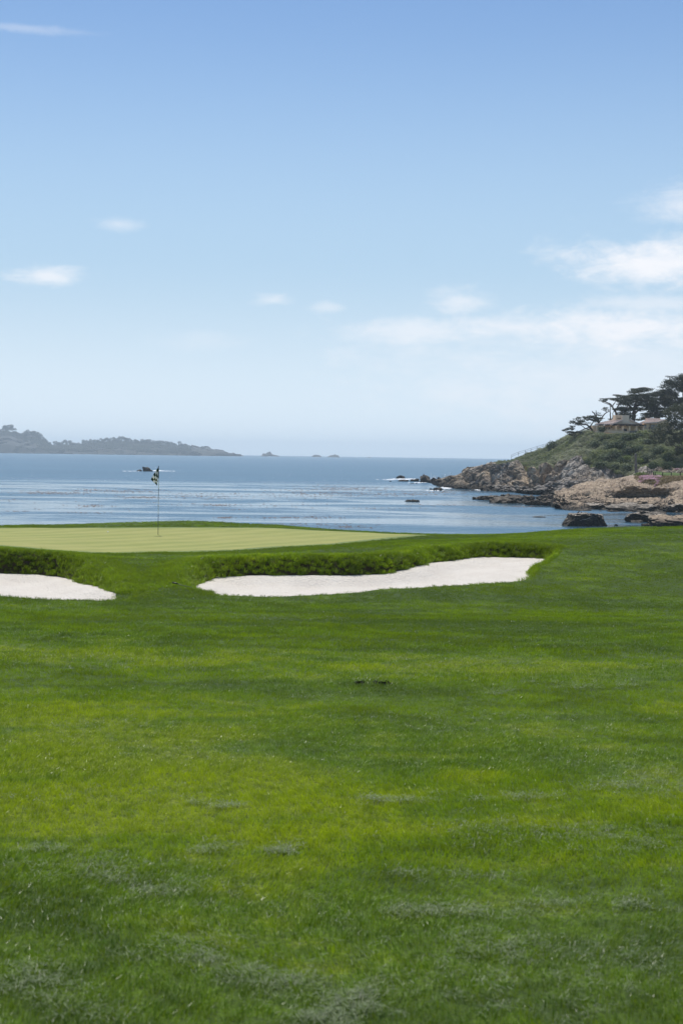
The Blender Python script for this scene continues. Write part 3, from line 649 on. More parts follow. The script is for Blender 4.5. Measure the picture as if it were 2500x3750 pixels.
for s in range(4):
    r = np.random.default_rng(90 + s); c = 11; V = []; Fc = []
    for k in range(c):
        o_ = np.r_[r.normal(0, .034, 2), r.uniform(.014, .030)]; d = r.normal(0, 1, 3); d[2] *= .22; d /= np.linalg.norm(d); l = r.uniform(.014, .036); w = np.cross(d, [0, 0, 1]); w = w / np.linalg.norm(w) * r.uniform(.0007, .0014)
        V += [o_ - d * l / 2 - w, o_ - d * l / 2 + w, o_ + d * l / 2 + w * .5 + [0, 0, -.003], o_ + d * l / 2 - w * .5 + [0, 0, -.003]]; Fc.append([4 * k, 4 * k + 1, 4 * k + 2, 4 * k + 3])
    me = mesh_fast('streak_blade', np.array(V), np.array(Fc), False); me.materials.append(M['clip']); clip_p.append(bpy.data.objects.new('streak_blade', me))
scatter('clippings_and_sheen', np.c_[p, z], np.c_[0 * z, 0 * z, RNG.uniform(0, 6.28, n)], np.clip(.8 + p[:, 1] * .03, .8, 1.6) * RNG.uniform(.7, 1.2, n), clip_p, seed=3)

# ============================================================ sea
def sea_mesh():
    Rr = np.r_[0, 60, np.geomspace(150, 14000, 90)]; A = np.linspace(0, 2 * np.pi, 181)[:-1]
    RR, AA = np.meshgrid(Rr[1:], A, indexing='ij'); z = SEA - RR ** 2 / (2 * 6.371e6)
    v = np.concatenate([[[0, 0, SEA]], np.stack([RR * np.sin(AA), RR * np.cos(AA), z], -1).reshape(-1, 3)])
    n = len(A); m = len(Rr) - 1; i = 1 + np.arange(m * n).reshape(m, n)
    f = np.stack([i[:-1], np.roll(i[:-1], -1, 1), np.roll(i[1:], -1, 1), i[1:]], -1).reshape(-1, 4)[:, ::-1]
    c = np.stack([np.zeros(n, int), i[0], np.roll(i[0], -1), np.zeros(n, int)], -1)
    me = mesh_fast('sea', v, f); return me
tag(obj('sea', sea_mesh(), M['sea']), kind='structure')

# ============================================================ headland
def loft(cols, nc, nr):
    """cols: {px: [(py, Y), ...]} -> (nr, nc, 3) points, interpolated along and across"""
    keys = sorted(cols); res = []
    for k in keys:
        c = np.array(cols[k], float); pts = np.array([P(k, y, Y) for y, Y in c])
        t = np.r_[0, np.cumsum(np.linalg.norm(np.diff(c * [1, .35], axis=0), axis=1))]; t /= t[-1]; tt = np.linspace(0, 1, nr)
        res.append(np.stack([np.interp(tt, t, pts[:, a]) for a in range(3)], -1))
    res = np.array(res); kk = np.array(keys, float); tk = np.linspace(kk[0], kk[-1], nc); out = np.empty((nr, nc, 3))
    j = np.clip(np.searchsorted(kk, tk, 'right') - 1, 0, len(kk) - 2); u = (tk - kk[j]) / (kk[j + 1] - kk[j]); 
    p0 = res[np.maximum(j - 1, 0)]; p1 = res[j]; p2 = res[j + 1]; p3 = res[np.minimum(j + 2, len(kk) - 1)]; h = (kk[j + 1] - kk[j])
    m1 = (p2 - p0) / (kk[j + 1] - kk[np.maximum(j - 1, 0)])[:, None, None] * h[:, None, None]; m2 = (p3 - p1) / (kk[np.minimum(j + 2, len(kk) - 1)] - kk[j])[:, None, None] * h[:, None, None]
    u = u[:, None, None]; q = (2 * u ** 3 - 3 * u ** 2 + 1) * p1 + (u ** 3 - 2 * u ** 2 + u) * m1 + (-2 * u ** 3 + 3 * u ** 2) * p2 + (u ** 3 - u ** 2) * m2
    return np.transpose(q, (1, 0, 2))
def blur(a, nr, nc, it=2):
    g = a.reshape(nr, nc)
    for k in range(it):
        g = (np.roll(g, 1, 0) + 2 * g + np.roll(g, -1, 0)) / 4; g = (np.roll(g, 1, 1) + 2 * g + np.roll(g, -1, 1)) / 4
    return g.ravel()
def grid_faces(nr, nc):
    i = np.arange(nr * nc).reshape(nr, nc); return np.stack([i[:-1, :-1], i[:-1, 1:], i[1:, 1:], i[1:, :-1]], -1).reshape(-1, 4)
def grid_normals(G):
    n = np.cross(np.gradient(G, axis=1), np.gradient(G, axis=0)); n = n / (np.linalg.norm(n, axis=-1, keepdims=True) + 1e-9)
    for k in range(10):
        for ax in (0, 1):
            q = np.concatenate([n.take([0], ax), n, n.take([-1], ax)], ax); m = n.shape[ax]
            n = (q.take(range(0, m), ax) + q.take(range(1, m + 1), ax) + q.take(range(2, m + 2), ax)) / 3
    return n / (np.linalg.norm(n, axis=-1, keepdims=True) + 1e-9)
HC = {1560: [(1772, 520), (1768, 545), (1764, 560), (1766, 590), (1790, 640)],
      1620: [(1790, 448), (1783, 455), (1772, 470), (1752, 478), (1748, 500), (1770, 620)],
      1668: [(1794, 430), (1786, 441), (1778, 452), (1748, 458), (1742, 480), (1770, 620)],
      1725: [(1797, 424), (1789, 434), (1780, 443), (1735, 449), (1722, 453), (1714, 480), (1722, 560), (1770, 680)],
      1806: [(1805, 402), (1797, 411), (1785, 420), (1740, 426), (1704, 432), (1690, 458), (1700, 540), (1760, 700)],
      1874: [(1808, 396), (1799, 404), (1787, 413), (1742, 419), (1702, 425), (1680, 452), (1684, 540), (1750, 720)],
      1936: [(1814, 376), (1806, 387), (1788, 400), (1752, 405), (1712, 411), (1658, 462), (1662, 560), (1740, 740)],
      2000: [(1818, 374), (1806, 386), (1786, 398), (1750, 402), (1712, 407), (1640, 454), (1644, 560), (1740, 760)],
      2060: [(1812, 382), (1796, 390), (1780, 399), (1735, 402), (1690, 406), (1670, 413), (1608, 450), (1610, 560), (1740, 780)],
      2100: [(1806, 382), (1785, 388), (1766, 394), (1728, 399), (1705, 403), (1660, 412), (1594, 436), (1592, 560), (1740, 800)],
      2140: [(1800, 382), (1770, 388), (1752, 393), (1722, 397), (1700, 404), (1650, 412), (1584, 432), (1582, 560), (1740, 800)],
      2200: [(1800, 380), (1760, 385), (1748, 389), (1725, 393), (1665, 402), (1583, 424), (1581, 560), (1740, 800)],
      2300: [(1790, 372), (1755, 378), (1744, 382), (1725, 386), (1650, 402), (1585, 420), (1580, 560), (1740, 800)],
      2400: [(1775, 350), (1745, 360), (1733, 366), (1715, 376), (1640, 396), (1585, 416), (1582, 560), (1740, 800)],
      2500: [(1775, 335), (1740, 348), (1724, 356), (1705, 366), (1630, 390), (1580, 412), (1580, 560), (1740, 800)],
      2700: [(1775, 320), (1740, 335), (1724, 345), (1700, 356), (1620, 380), (1565, 405), (1570, 560), (1740, 800)],
      3000: [(1780, 300), (1740, 320), (1724, 330), (1690, 345), (1610, 370), (1550, 400), (1560, 560), (1740, 800)]}
NR, NC = 300, 760
G = loft(HC, NC, NR); NN = grid_normals(G)
GP = G.reshape(-1, 3); px_, py_ = project(GP)
vb = np.interp(px_, [1560, 1668, 1700, 1725, 1790, 1806, 1850, 1890, 1960, 2000, 2035, 2060, 2100, 2140, 2155, 2170, 2230, 2310, 2370, 2500, 3000],
               [1700, 1735, 1725, 1718, 1702, 1702, 1705, 1700, 1722, 1716, 1705, 1690, 1684, 1700, 1722, 1738, 1730, 1738, 1726, 1728, 1730])
veg = sstep(vb - py_ + fbm(GP * .16, 3, 61) * 10, -5, 5)
rk = 1 - veg
tilt = GP @ np.array([[.80, .10, .60], [0, 1, 0], [-.60, 0, .80]])
d1, d2, cid = worley(tilt * [.30, .10, .085] + fbm(GP * .12, 2, 91)[:, None] * .5, 5); e1, e2, c2 = worley(tilt * [.62, .3, .30] + 4, 8)
ribs = fbm(tilt * [.16, .12, .045], 3, 33, .55, True); slabs = fbm(tilt * [.06, .05, .5], 3, 34)
disp = (cid - .5) * 1.9 + (c2 - .5) * .8 - np.exp(-((d2 - d1) / .05) ** 2) * .35 + fbm(GP * .5, 4, 12) * .45 + ribs * 2.3 + slabs * .4
disp = disp * (rk * .85) + veg * (fbm(GP * .12, 3, 14) * .9 - .5) * np.where((GP[:, 1] > 418) & (px_ > 2150), .2, 1)
crest = np.interp(px_, [1560, 1668, 1725, 1806, 1874, 1936, 2000, 2060, 2100], [1760, 1742, 1714, 1690, 1680, 1658, 1640, 1608, 1594])
disp = np.clip(disp, -2.2, 2.2) * (.12 + .88 * sstep(py_, crest + 1, crest + 16)) * np.where(GP[:, 1] > 480, .3, 1) - .25 * (GP[:, 1] > 440)
for (x0, y0), (x1, y1), wd, dp in (((1922, 1704), (1927, 1778), 8, 4.5), ((2032, 1698), (1986, 1770), 7, 3.2), ((1868, 1726), (1850, 1772), 6, 2.2), ((1966, 1712), (1974, 1748), 5, 2.0), ((1800, 1735), (1808, 1786), 6, 2.2), ((2086, 1718), (2060, 1762), 5, 2.6), ((1742, 1742), (1752, 1786), 5, 1.8)):
    sd = segdist(px_, py_ * 1.0, [(x0, y0), (x1, y1)]); disp = disp - dp * np.exp(-(sd / wd) ** 2) * (GP[:, 1] < 440)      # deep sea-worn clefts in the cliff
f1, f2, fc = worley(tilt * [1.2, .5, .42] + fbm(GP * .3, 2, 93)[:, None] * .6, 28)
disp = blur(disp, NR, NC, 2) + rk * ((fc - .5) * .55 - np.exp(-((f2 - f1) / .06) ** 2) * .35 + fbm(tilt * [.9, .5, .16], 4, 29, .6, True) * .26 + fbm(GP * 1.6, 3, 30) * .10) * sstep(py_, crest + 2, crest + 14); disp *= sstep(GP[:, 2] - SEA + 2, 0, 3) * .8 + .2
nn = NN.reshape(-1, 3); nn = np.where(nn[:, 2:3] < -.2, -nn, nn)
VH = GP + nn * disp[:, None]; VH[:, 2] = np.maximum(VH[:, 2], SEA - 3)
hm = mesh_fast('headland', VH, grid_faces(NR, NC), smooth=False); fattr(hm, 'veg', veg)
tag(obj('headland', hm, M['headland']), kind='structure')
VHG = VH.reshape(NR, NC, 3); VEG = veg.reshape(NR, NC)

# sandstone shelf in front: ledges stepping down to the water
SC = {2030: [(1860, 274), (1852, 279), (1845, 283), (1822, 300), (1806, 318), (1803, 345), (1830, 400)],
      2070: [(1868, 268), (1857, 278), (1843, 282), (1832, 290), (1808, 306), (1795, 325), (1790, 350), (1830, 400)],
      2100: [(1872, 266), (1861, 276), (1849, 280), (1838, 288), (1808, 302), (1788, 325), (1778, 352), (1800, 400)],
      2200: [(1880, 262), (1866, 274), (1842, 277), (1828, 284), (1820, 292), (1798, 300), (1770, 322), (1752, 350), (1790, 400)],
      2250: [(1882, 261), (1869, 270), (1842, 274), (1828, 284), (1821, 293), (1795, 294), (1770, 312), (1752, 340), (1790, 400)],
      2300: [(1884, 260), (1870, 269), (1843, 272), (1828, 283), (1821, 295), (1800, 295), (1778, 293), (1766, 301), (1748, 322), (1742, 350), (1780, 400)],
      2395: [(1886, 258), (1872, 267), (1842, 270), (1826, 281), (1819, 292.5), (1800, 292.5), (1786, 291.5), (1773, 297), (1752, 316), (1744, 330), (1738, 348), (1780, 400)],
      2420: [(1886, 258), (1873, 268), (1848, 274), (1826, 281), (1815, 292), (1798, 292), (1786, 290), (1768, 301), (1751, 316), (1744, 328), (1736, 346), (1780, 400)],
      2500: [(1888, 256), (1875, 266), (1846, 270), (1822, 278), (1800, 288), (1770, 296), (1757, 306), (1749, 318), (1742, 328), (1732, 346), (1780, 400)],
      2700: [(1892, 250), (1878, 262), (1850, 266), (1822, 276), (1800, 284), (1770, 292), (1757, 302), (1748, 314), (1742, 326), (1730, 340), (1780, 400)],
      3000: [(1892, 240), (1878, 252), (1850, 258), (1822, 268), (1800, 276), (1770, 284), (1757, 294), (1748, 306), (1742, 318), (1730, 335), (1780, 400)]}
SR, SCN = 240, 620
G = loft(SC, SCN, SR); NN = grid_normals(G).reshape(-1, 3); GP = G.reshape(-1, 3); px_, py_ = project(GP)
top = sstep(py_, 1756, 1748)
w1, w2, wc = worley(GP * [.12, .12, .5] + 3, 15); lay = fbm(GP @ np.array([[1, 0, -.08], [0, 1, 0], [.0, 0, 1]]) * [.045, .03, .75], 3, 16); u1, u2, uc = worley(GP * [.4, .4, .9], 18)
disp = lay * .8 + (wc - .5) * 1.0 + (uc - .5) * .45 + fbm(GP * .6, 4, 19) * .28 - np.exp(-((w2 - w1) / .05) ** 2) * .7
lowz = sstep(GP[:, 2] - SEA, 3.5, .5); disp += lowz * (uc - .5) * 1.0
disp = np.clip(disp, -1.8, 1.8) * (1 - top * .92) * np.where((px_ > 2270) & (px_ < 2420) & (py_ > 1776) & (py_ < 1824), .35, 1)
v1, v2_, vc2 = worley(GP * [.75, .5, 1.9] + fbm(GP * .4, 2, 92)[:, None] * .6, 25)
disp = blur(disp, SR, SCN, 2) + ((vc2 - .5) * .34 - np.exp(-((v2_ - v1) / .07) ** 2) * .28 + fbm(GP * [.25, .2, 2.0], 3, 26, .6, True) * .13 + fbm(GP * 1.8, 3, 27) * .07) * (1 - top * .95)
NN = np.where(NN[:, 2:3] < -.2, -NN, NN); VS = GP + NN * disp[:, None] * .8
tag(obj('rock_shelf', mesh_fast('rock_shelf', VS, grid_faces(SR, SCN), False), M['sandstone']), kind='structure')
VSG = VS.reshape(SR, SCN, 3)
def surf_at(px, py, which):
    """nearest lofted surface point that projects to a photo pixel (visible side)"""
    V = which.reshape(-1, 3); x, y = project(V); d = (x - px) ** 2 + (y - py) ** 2; k = np.argsort(d)[:4]
    return V[k[np.argmin(V[k, 1])]]
# lawn on the shelf
lx = [(2385, 1745), (2420, 1747), (2500, 1747), (2700, 1747), (2990, 1747)]
lawn = []
for px, _ in lx + [(2800, 0)]: pass
cols = np.linspace(2390, 2990, 60); lv = []
for c in cols:
    for y, Yd in ((1746.5, 327), (1744, 331), (1740, 337), (1736, 344), (1731.5, 352)): lv.append(P(c, y + (c > 2430) * 0, Yd) + np.array([0, 0, .35]))
tag(obj('clifftop_lawn', mesh_fast('clifftop_lawn', np.array(lv), grid_faces(60, 5)[:, ::-1]), simple_mat('lawn_turf', (0.085, 0.125, 0.035), .9, .1, .35, 1.2)), kind='structure')

# ============================================================ rocks
def ico(sub):
    import bmesh
    bm = bmesh.new(); bmesh.ops.create_icosphere(bm, subdivisions=sub, radius=1); v = np.array([x.co[:] for x in bm.verts]); f = np.array([[q.index for q in fc.verts] for fc in bm.faces]); bm.free(); return v, f
ICO = {s: ico(s) for s in (2, 3, 4, 5)}
def rock_mesh(name, dims, seed, sub=4, boxy=.5, cuts=7, rough=.16, shape=None):
    v, f = ICO[sub]; r = np.random.default_rng(seed); v = v.copy()
    s = np.abs(v).max(1, keepdims=True); v = v * (1 - boxy) + v / s * boxy * .8
    for k in range(cuts):                       # flat fracture planes
        n = r.normal(0, 1, 3); n /= np.linalg.norm(n); dd = r.uniform(.55, .85); h = v @ n - dd; v = v - np.where(h > 0, h, 0)[:, None] * n * .92
    w1, w2, wc = worley(v * 2.3 + seed, seed); v = v * (1 + (wc[:, None] - .5) * rough * 1.2 + fbm(v * 1.7 + seed * 1.7, 4, seed)[:, None] * rough - np.exp(-((w2 - w1) / .07) ** 2)[:, None] * rough * .5)
    if shape: v = shape(v)
    v = v * np.array(dims) * .5 / np.array([.85, .85, .85]); return mesh_fast(name, v, f, smooth=False)
def sea_rock(name, px, py_base, py_top, w_px, label, seed, cat='rock', group=None, depth=None, mat='searock', Y=None, shape=None, boxy=.4, sub=4, rough=.16, cuts=7):
    Y = Y or seaY(px, py_base); H = (py_base - py_top) / F * Y; Wd = w_px / F * Y; D = depth or max(Wd * .55, H * 1.1)
    me = rock_mesh(name, (Wd, D, H * 2.0), seed, sub, boxy, cuts, rough, shape); o = obj(name, me, M[mat])
    c = P(px, py_base, Y + D * .45); o.location = (c[0], c[1], SEA - H * .06); return tag(o, label, cat, group)
sea_rock('sea_rock', 2145, 1928, 1874, 142, 'blocky dark boulder with pale flat top standing in the cove', 3, boxy=.75, mat='stackrock', depth=5.0, shape=lambda v: np.c_[v[:, 0] * (1.0 - .12 * v[:, 2]) - .22 * sstep(v[:, 0], -.3, -.7) * sstep(v[:, 2], .55, .1), v[:, 1], np.minimum(v[:, 2], .80 + .06 * v[:, 0])], rough=.12, cuts=2, sub=5)
sea_rock('sea_rock', 2368, 1913, 1877, 150, 'rounded brown rock in the cove beside the shelf, right of the blocky boulder', 5, boxy=.35, mat='stackrock', depth=5.5, rough=.13, sub=5)
sea_rock('sea_rock', 2480, 1936, 1894, 200, 'long low tan rock at the water beyond the turf edge', 9, boxy=.5, mat='sandstone', Y=208, depth=5.5, rough=.14, sub=5)
sea_rock('sea_rock', 2330, 1914, 1904, 44, 'small flat reddish rock at the foot of the rounded brown rock', 11, depth=1.6)
sea_rock('sea_rock', 2365, 1927, 1917, 32, 'tiny reddish weed covered rock just above the turf edge', 12, depth=1.2)
sea_rock('sea_rock', 2256, 1925, 1919, 15, 'tiny brown rock alone in the water between the blocky boulder and the rounded rock', 13)
sea_rock('sea_rock', 1978, 1895, 1891, 48, 'thin reddish rock barely awash left of the blocky boulder', 14, depth=1.2)
sea_rock('sea_rock', 1512, 1837, 1829.5, 52, 'flat brown rock awash alone in the kelp', 15, depth=2.5, rough=.25)
sea_rock('sea_rock', 1599, 1795, 1784.5, 38, 'low dark rock in the water before the cliff point', 16, rough=.25)
sea_rock('sea_rock', 1578, 1792, 1788.5, 12, 'small dark rock touching the left side of the low dark rock before the point', 17)
sea_rock('sea_rock', 1556, 1766, 1721, 38, 'tall pointed dark sea stack off the tip of the headland', 24, boxy=.4, rough=.16, Y=seaY(1556, 1767), depth=4.0, cuts=9, shape=lambda v: np.c_[v[:, 0] * (1 - .25 * v[:, 2]) - .18 * v[:, 2], v[:, 1], v[:, 2] * (1 - .18 * v[:, 0])])
sea_rock('sea_rock', 1520, 1763, 1754, 32, 'low jagged rock touching the left foot of the sea stack', 25, rough=.3)
sea_rock('sea_rock', 1467, 1752.5, 1743.5, 33, 'dark hump of rock, farthest out beyond the sea stack', 26, rough=.22)
sea_rock('sea_rock', 1478, 1763, 1756.5, 44, 'long low rock just before the outermost dark hump', 27, rough=.25)
sea_rock('sea_rock', 1507, 1772, 1769.5, 16, 'sliver of rock awash below the sea stack, larger of two', 28)
sea_rock('sea_rock', 1525, 1772, 1769.5, 7, 'sliver of rock awash below the sea stack, smaller of two', 29)
sea_rock('sea_rock', 1429, 1763.5, 1760.5, 8, 'lone speck of rock left of the long low rock', 30)
sea_rock('sea_rock', 541, 1726, 1712, 40, 'dark humped sea rock beside the flagstick with surf at its side', 31, rough=.2, shape=lambda v: np.c_[v[:, 0], v[:, 1], v[:, 2] * (1.05 - .25 * v[:, 0])])
sea_rock('sea_rock', 511, 1725.5, 1720, 20, 'small dark knob of rock left of the humped sea rock', 32)
# broken ledge of the spit reaching from the shelf to the left
for k, (x, yb, yt, w, lb) in enumerate([(1742, 1829, 1821, 22, 'small round dark boulder at the outer end of the weedy spit'), (1790, 1832, 1817, 86, 'outermost long block of the weedy spit'), (1862, 1843, 1815, 108, 'big middle block of the weedy spit with a brown knob on top'),
                                        (1845, 1828, 1813, 34, 'round topped rock behind the middle block of the spit'), (1925, 1836, 1812, 60, 'tan topped block of the spit behind its right end'), (1976, 1851, 1826, 92, 'dark right block of the spit nearest the shelf'), (2010, 1838, 1813, 80, 'pale block where the spit joins the shelf'),
                                        (2062, 1858, 1837, 44, 'dark wet block at the near corner of the shelf'), (2020, 1852, 1840, 30, 'small wet block between the spit and the shelf')]):
    sea_rock('spit_rock', x, yb, yt, w, lb, 40 + k, boxy=.45, rough=.26, mat='searock', depth=w / F * 320 * .8, sub=5)
for k, (x, yb, yt, w, Yd, lb) in enumerate([(2310, 1871.5, 1840, 178, 266, 'long flat topped block with near black face along the front of the shelf'), (2172, 1867, 1842, 120, 272, 'lower ragged block left of the long flat topped block on the shelf front'), (2450, 1875, 1846, 110, 264, 'mottled block at the front of the shelf right of the long flat topped block'),
                                            (2042, 1855, 1803, 58, 282, 'rounded shoulder block closing the left end of the shelf'), (2072, 1861, 1828, 60, 277, 'wet knobbly block below the shoulder of the shelf'), (2098, 1845, 1812, 70, 286, 'tan hump above the wet blocks at the left end of the shelf')]):
    sea_rock('shelf_rock', x, yb, yt, w, lb, 140 + k, boxy=.75 if k < 3 else .4, rough=.15 if k < 3 else .22, mat='stackrock' if k < 3 else 'sandstone', Y=Yd, depth=7 if k < 3 else 9, sub=5, cuts=4 if k < 3 else 8)
# reef blocks between the sea stack and the cliff
for k, (x, yb, yt, w, lb) in enumerate([(1590, 1768, 1752, 32, 'dark reef block right of the sea stack'), (1612, 1768, 1750, 34, 'jagged reef block, second to the right from the sea stack'), (1640, 1766, 1744, 40, 'brown reef block in front of the breaking wave'), (1672, 1770, 1742, 44, 'tall brown block where the reef meets the cliff'),
                                        (1636, 1780, 1764, 38, 'dark reef block low in front of the brown one'), (1659, 1787, 1769, 24, 'near black square boulder at the foot of the point'), (1700, 1786, 1758, 50, 'leaning slab at the foot of the point'), (1742, 1792, 1764, 52, 'dark pointed slab low on the point'),
                                        (1760, 1776, 1745, 36, 'pale upright slab on the point'), (1790, 1794, 1766, 44, 'triangular grey boulder at the cliff foot left of the dark cleft'), (1882, 1790, 1760, 30, 'reddish dark pointed boulder before the dark cleft')]):
    Y = min(seaY(x, yb), 560) if yb > 1780 else {1768: 520, 1766: 505, 1770: 475, 1780: 468, 1776: 445}.get(yb, 470)
    o = sea_rock('reef_rock', x, yb, yt, w, lb, 60 + k, boxy=.35, rough=.3, mat='boulder' if k > 6 else 'searock', Y=Y, cuts=9)
    c = P(x, yb, Y + 2.0); o.location = (c[0], c[1], max(c[2], SEA) - .2)
# cobbles and boulders heaped on the beach under the cliff
protos = [rock_mesh('beach_boulder', (1, .9, .8), 200 + s, 3, .5, 6, .12) for s in range(8)]
for me in protos: me.materials.append(M['boulder'])
nb = 0
LB = 'grey sea worn boulder in the heap at the foot of the cliff'
for k in range(230):
    t = RNG.uniform(0, 1) ** .8; px = 1790 + 320 * t + RNG.normal(0, 5); lo, hi = np.interp(px, [1760, 1850, 1950, 2010, 2110], [1798, 1806, 1812, 1812, 1796]), np.interp(px, [1760, 1850, 1950, 2010, 2110], [1780, 1782, 1788, 1770, 1764])
    py = lo + (hi - lo) * RNG.uniform(0, 1); pt = surf_at(px, py, VHG)
    s = abs(RNG.normal(0, .55)) + .55; o = bpy.data.objects.new('beach_boulder', protos[k % 8]); COL.objects.link(o)
    o.location = (pt[0], pt[1] - .4, max(pt[2], SEA) + s * .18); o.scale = (s * RNG.uniform(1, 1.6), s, s * RNG.uniform(.7, 1)); o.rotation_euler = (RNG.uniform(-.4, .4), RNG.uniform(-.4, .4), RNG.uniform(0, 6.28))
    tag(o, LB, 'boulder', 'boulders heaped on the beach under the cliff')

# ============================================================ far peninsula and islets
def far_col(x): return None
SK = [(-900, 1540), (-500, 1545), (-200, 1550), (0, 1568), (17, 1557), (40, 1553), (57, 1572), (75, 1586), (86, 1583), (106, 1570), (138, 1580), (161, 1595), (178, 1618), (195, 1614), (224, 1622), (230, 1612), (247, 1610), (270, 1618), (296, 1623), (304, 1612), (356, 1606), (402, 1603), (448, 1598), (476, 1602), (517, 1610), (551, 1608), (614, 1615), (637, 1617), (677, 1619), (695, 1629), (735, 1641), (763, 1634), (780, 1646), (815, 1650), (838, 1661), (878, 1665.5), (905, 1668)]
skx, sky_ = np.array(SK).T
def shore(x): return level(x) + 14.2
nc = 420; cx_ = np.linspace(-900, 884, nc); rows = []
ground_top = np.interp(cx_, skx, sky_); wooded = np.interp(cx_, [-900, 690, 720, 905], [1, 1, .0, 0]); hill = ground_top * (1 - wooded) + (ground_top + 22) * wooded
hill = np.minimum(np.convolve(np.pad(hill, 6, 'edge'), np.ones(13) / 13, 'valid'), shore(cx_) - 2)
hill = np.where(wooded < .5, np.minimum(ground_top, shore(cx_) - 1.5), hill)
prof = [(0, 4380, 1.08), (.0, 4420, 1.0), (.35, 4440, 1), (.45, 4480, 1), (.7, 4600, 1), (1.0, 4800, 1), (.9, 5200, 1), (0.0, 5400, 1)]
NRf = 60; tt = np.linspace(0, len(prof) - 1, NRf); GF = np.empty((NRf, nc, 3))
for i, t in enumerate(tt):
    k = min(int(t), len(prof) - 2); u = t - k; fr = prof[k][0] * (1 - u) + prof[k + 1][0] * u; Yd = prof[k][1] * (1 - u) + prof[k + 1][1] * u
    sh = shore(cx_); y = sh + (hill - sh) * fr + (2.5 if t < .5 else 0); GF[i] = P(cx_, y, np.full(nc, Yd))
FP = GF.reshape(-1, 3); w1, w2, wc = worley(FP * .02, 4); FP = FP + np.c_[0 * wc, -(wc - .5) * 60, (wc - .5) * 7 + fbm(FP * .03, 3, 9) * 3 * (FP[:, 2] > SEA + 4)]
tag(obj('far_peninsula', mesh_fast('far_peninsula', FP, grid_faces(NRf, nc), False), M['farland']), kind='structure')
def leaf_ball(name, n, r0, leaf, seed, mat, flat=.7, shell=.5, up=.3):
    """a clump of small leaf faces spread through a flattened ball"""
    r = np.random.default_rng(seed); d = r.normal(0, 1, (n, 3)); d /= np.linalg.norm(d, axis=1)[:, None]; rad = r0 * (shell + (1 - shell) * r.uniform(0, 1, n)) * (1 + .25 * r.normal(0, 1, n) * .5)
    c = d * rad[:, None] * [1, 1, flat]; nrm = d + r.normal(0, .7, (n, 3)) + [0, 0, up]; nrm /= np.linalg.norm(nrm, axis=1)[:, None]
    t = np.cross(nrm, r.normal(0, 1, (n, 3))); t /= np.linalg.norm(t, axis=1)[:, None]; s = np.cross(nrm, t); L = leaf * r.uniform(.6, 1.4, n)[:, None]
    V = np.stack([c - t * L, c + s * L * .55, c + t * L, c - s * L * .55], 1).reshape(-1, 3); me = mesh_fast(name, V, np.arange(4 * n).reshape(n, 4), False); me.materials.append(mat)
    return me
def proto_ob(me): return bpy.data.objects.new(me.name, me)
far_p = [proto_ob(leaf_ball('far_tree_crown', 150, 1.0, .20, 300 + s, M['farwood'], .75, .75)) for s in range(5)]
fp, fs = [], []
for k in range(7500):
    x = RNG.uniform(-880, 700); top = np.interp(x, skx, sky_); gl = np.interp(x, cx_, hill); t = RNG.uniform(0, 1) ** .8; y = gl + (shore(x) - 9 - gl) * t * .95
    Yd = 4800 - 330 * t; p = P(x, y, Yd); p[2] += 3; fp.append(p); fs.append(RNG.uniform(5, 9))
for x in np.arange(-880, 700, 3.0):                      # the crowns that make the skyline
    top = np.interp(x, skx, sky_); gl = np.interp(x, cx_, hill)
    for q in range(RNG.integers(1, 6)):
        y = top + 4 + RNG.uniform(0, 1) * max(gl - top, 4); p = P(x + RNG.normal(0, 2), y + RNG.normal(0, 1.5), 4790 + RNG.normal(0, 15)); fp.append(p); fs.append(RNG.uniform(2.5, 7))
fp = np.array(fp); scatter('far_wood', fp, np.c_[0 * fp[:, 0], 0 * fp[:, 0], RNG.uniform(0, 6.28, len(fp))], np.array(fs), far_p, seed=14)
for k, (x, w, h, lb) in enumerate([(978, 46, 13, 'hazy pale topped islet on the horizon nearest the peninsula tip'), (1000, 40, 5, 'low hazy rock at the foot of the pale topped islet'), (1160, 34, 6.5, 'low broken hazy islet ringed with surf, middle of the horizon rocks'), (1226, 46, 8.5, 'hazy dome shaped islet rightmost of the larger horizon rocks'), (1352, 14, 2.5, 'speck of rock in a line of surf far right on the horizon'), (872, 30, 5, 'low hazy rock just off the peninsula tip')]):
    Y = 5000; yb = level(x) + 10.4 + Y * Y / (2 * 6.371e6) / Y * F; Wm, Hm = w / F * Y, h / F * Y
    me = rock_mesh('islet', (Wm * 1.05, Wm * .7, Hm * 2.1), 400 + k, 4, .1, 6, .25, lambda v: v * np.c_[1 - .3 * v[:, 2], 1 - .3 * v[:, 2], 1 + 0 * v[:, 2]]); o = obj('islet', me, M['farrock']); c = P(x, yb, Y); o.location = (c[0], c[1], SEA - Y * Y / (2 * 6.371e6)); tag(o, lb, 'islet')

# ============================================================ scrub, bushes, ice plant
scr_p = [proto_ob(leaf_ball('scrub_clump', 260, .8, .10, 320 + s, M['scrub'], .62, .55, .6)) for s in range(7)]
i = np.where((VEG > .55)); sel = RNG.choice(len(i[0]), 15000); r_, c_ = i[0][sel], i[1][sel]; pts = VHG[r_, c_]
px_, py_ = project(pts); ok = (px_ > 1650) & (px_ < 2750) & (pts[:, 1] < 520) & ~((py_ < 1593) & (px_ > 2165) & (px_ < 2450)) & ~((px_ < 1880) & (pts[:, 1] > 462))
pts = pts[ok]; px_, py_ = px_[ok], py_[ok]; area = np.interp(px_, [1650, 1800, 1950, 2050], [.25, .35, .65, .9])
sc = area * (1 + .35 * fbm(pts * .15, 2, 71)) * RNG.uniform(.6, 1.2, len(pts)) * np.where(RNG.uniform(0, 1, len(pts)) < .06, 1.8, 1)
scatter('hillside_scrub', pts + np.c_[0 * sc, 0 * sc, sc * .25], np.c_[RNG.normal(0, .2, (len(pts), 2)), RNG.uniform(0, 6.28, len(pts))], sc, scr_p, seed=15)
